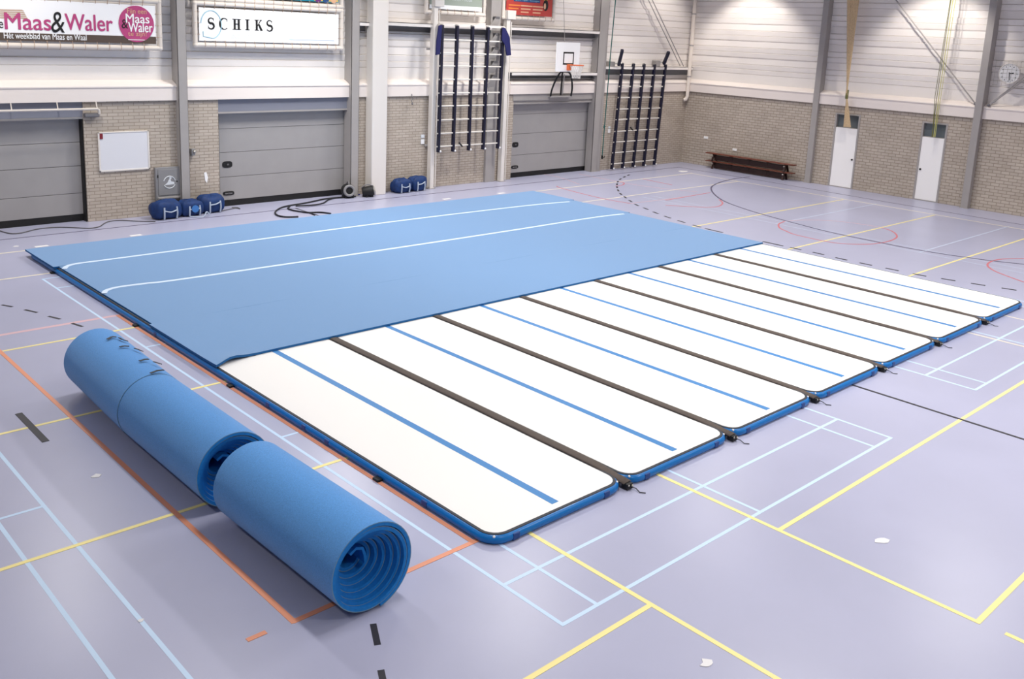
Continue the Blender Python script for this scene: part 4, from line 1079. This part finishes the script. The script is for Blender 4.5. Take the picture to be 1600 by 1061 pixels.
bag(5.38, 17.70, .66, .46, .46, 'rightmost blue sports bag in the group of three, against the brick', GB, 3, .1, 1)
GB = 'blue sports bags right of the white column'
bag(11.42, 17.70, .66, .42, .42, 'blue sports bag right of the white column, the left one of two', GB, 4, .03)
bag(12.03, 17.74, .62, .44, .40, 'blue sports bag right of the white column, the right one of two', GB, 5, .1, 1)

# ------------------------------------------------------------------ air blowers and hoses
def blower(c, ax, R_, L_, label, mm):
    ax = Vector(ax).normalized(); c = Vector(c); t = thing('air_blower', label, 'blower', (c.x, c.y, 0), 'air blowers')
    e = ax.cross(Vector((0, 0, 1))).normalized(); g = e.cross(ax)
    a, b = c-ax*L_/2, c+ax*L_/2
    MB().tube([a, a+ax*L_*.2, b-ax*L_*.2, b], [R_*.8, R_, R_, R_*.85], 20).build('blower_housing', M['black'], t)
    P = [b+ax*.01+(R_*.72)*(math.cos(q)*e+math.sin(q)*g) for q in [2*math.pi*i/24 for i in range(24)]]
    MB().tube(P, R_*.2, 10, closed=True).build('intake_ring', M[mm], t)
    MB().tube([b-ax*.02, b+ax*.015], R_*.3, 12).build('fan_hub', M['black'], t)
    for s_ in (-1, 1): MB().box(c.x+s_*R_*.6-.03, c.x+s_*R_*.6+.03, c.y-.1, c.y+.1, 0, max(.02, c.z-R_*.7)).build('foot', M['black'], t)
    MB().tube(smooth_curve([a+g*R_*.9, c+g*(R_*1.35), b+g*R_*.9], 4), .016, 6).build('carry_handle', M['steel_dk'], t)
    return t
blower((9.55, 17.72, .21), (-.35, -1, .1), .19, .3, 'black blower with grey round intake ring in front of the middle overhead door', 'cabinet')
blower((10.12, 17.55, .16), (.9, -.55, .2), .15, .34, 'small silver and black blower at the foot of the grey column', 'alu')
def hose(pxs, r, label, name='air_hose', mm='hose', grp='black hoses at the carpet edge', cat='hose'):
    P = [F(*p) for p in pxs]
    for p in P: p.z = r+.001
    P = smooth_curve(P, 5)
    return tag(MB().tube(P, r, 8).build(name, M[mm], origin=tuple(P[0])), label, cat, grp)
hose([(556, 308), (530, 310), (508, 312), (480, 318), (450, 323), (437, 327), (430, 333), (434, 338), (448, 340.5), (466, 340)], .022, 'black hose making the widest curve, ending at the carpet edge')
hose([(552, 308.5), (525, 310.5), (513, 313.5), (505, 318.5), (490, 321.5), (462, 323)], .02, 'black hose running back from the blowers in a shallow bend')
hose([(453, 323.5), (450, 327), (458, 330), (470, 332), (482, 333.5), (500, 333), (517, 335)], .021, 'black hose with a frayed end near the middle of the carpet edge')
hose([(481, 333), (487, 335), (492, 337)], .015, 'short thin black cable end beside the frayed hose')
hose([(562, 305), (548, 307), (535, 308.5)], .02, 'short blue cable between the two blowers', 'blower_cable', 'hose_blue', None, 'cable')
hose([(0, 361.5), (8, 364), (20, 366), (35, 364.5), (60, 358.5), (90, 356), (115, 356.5), (140, 357.5), (155, 355), (163, 350), (172, 346.5), (190, 345), (215, 346.5), (243, 347)], .012, 'thin grey cord winding over the floor from the left door to the bags', 'floor_cord', 'seam', None, 'cord')
hose([(343, 331), (355, 328.5), (368, 326), (375, 327), (371, 325), (362, 325)], .012, 'thin cord curling on the floor below the middle overhead door', 'floor_cord', 'seam', None, 'cord')

# ------------------------------------------------------------------ ceiling lamps
def lamp(x, y, label, sx=.5, sy=1.8):
    t = thing('ceiling_lamp', label, 'lamp', (x, y, CEIL-.3), 'hall ceiling lamps')
    mb = MB(); z0, z1 = CEIL-.31, CEIL-.1
    mb.box(x-sx/2-.03, x-sx/2, y-sy/2, y+sy/2, z0, z1); mb.box(x+sx/2, x+sx/2+.03, y-sy/2, y+sy/2, z0, z1)
    mb.box(x-sx/2, x+sx/2, y-sy/2-.03, y-sy/2, z0, z1); mb.box(x-sx/2, x+sx/2, y+sy/2, y+sy/2+.03, z0, z1); mb.box(x-sx/2, x+sx/2, y-sy/2, y+sy/2, z1-.02, z1)
    mb.build('lamp_housing', M['white_steel'], t)
    for k in (-1, 1): MB().tube([(x, y+k*sy/3, z1), (x, y+k*sy/3, CEIL)], .01, 6).build('lamp_hanger', M['steel'], t)
    return t
l0 = lamp(*LAMPS[0], 'long white ceiling lamp hanging over the hall')
for lx, ly in LAMPS[1:]: copy_tree(l0, (lx, ly, CEIL-.3), 'long white ceiling lamp hanging over the hall')

# small unseen wall washers near the ceiling; back wall row added to brighten it
def washer(loc, dr_):
    loc = Vector(loc); d = Vector(dr_).normalized(); t = thing('unseen_wall_washer', 'small round unseen wall washer lamp under the ceiling', 'lamp', tuple(loc), 'wall washer lamps')
    n = 18; e = d.cross(Vector((0, 0, 1))).normalized(); g = e.cross(d); mb = MB(); vs = []
    for q, r in ((-.22, .10), (.06, .2), (.06, .215), (-.235, .115)):
        vs += [loc+d*q+r*(math.cos(a)*e+math.sin(a)*g) for a in [2*math.pi*i/n for i in range(n)]]
    fs = [(k*n+j, k*n+(j+1) % n, ((k+1) % 4)*n+(j+1) % n, ((k+1) % 4)*n+j) for k in range(4) for j in range(n)]
    mb.add(vs, fs).build('lamp_hood', M['white_steel'], t)
    MB().tube([loc-d*.22, Vector((loc.x, loc.y, CEIL))], .015, 6).build('lamp_stem', M['steel'], t)
for loc, dr_, k in WALLSPOTS: washer(loc, dr_)
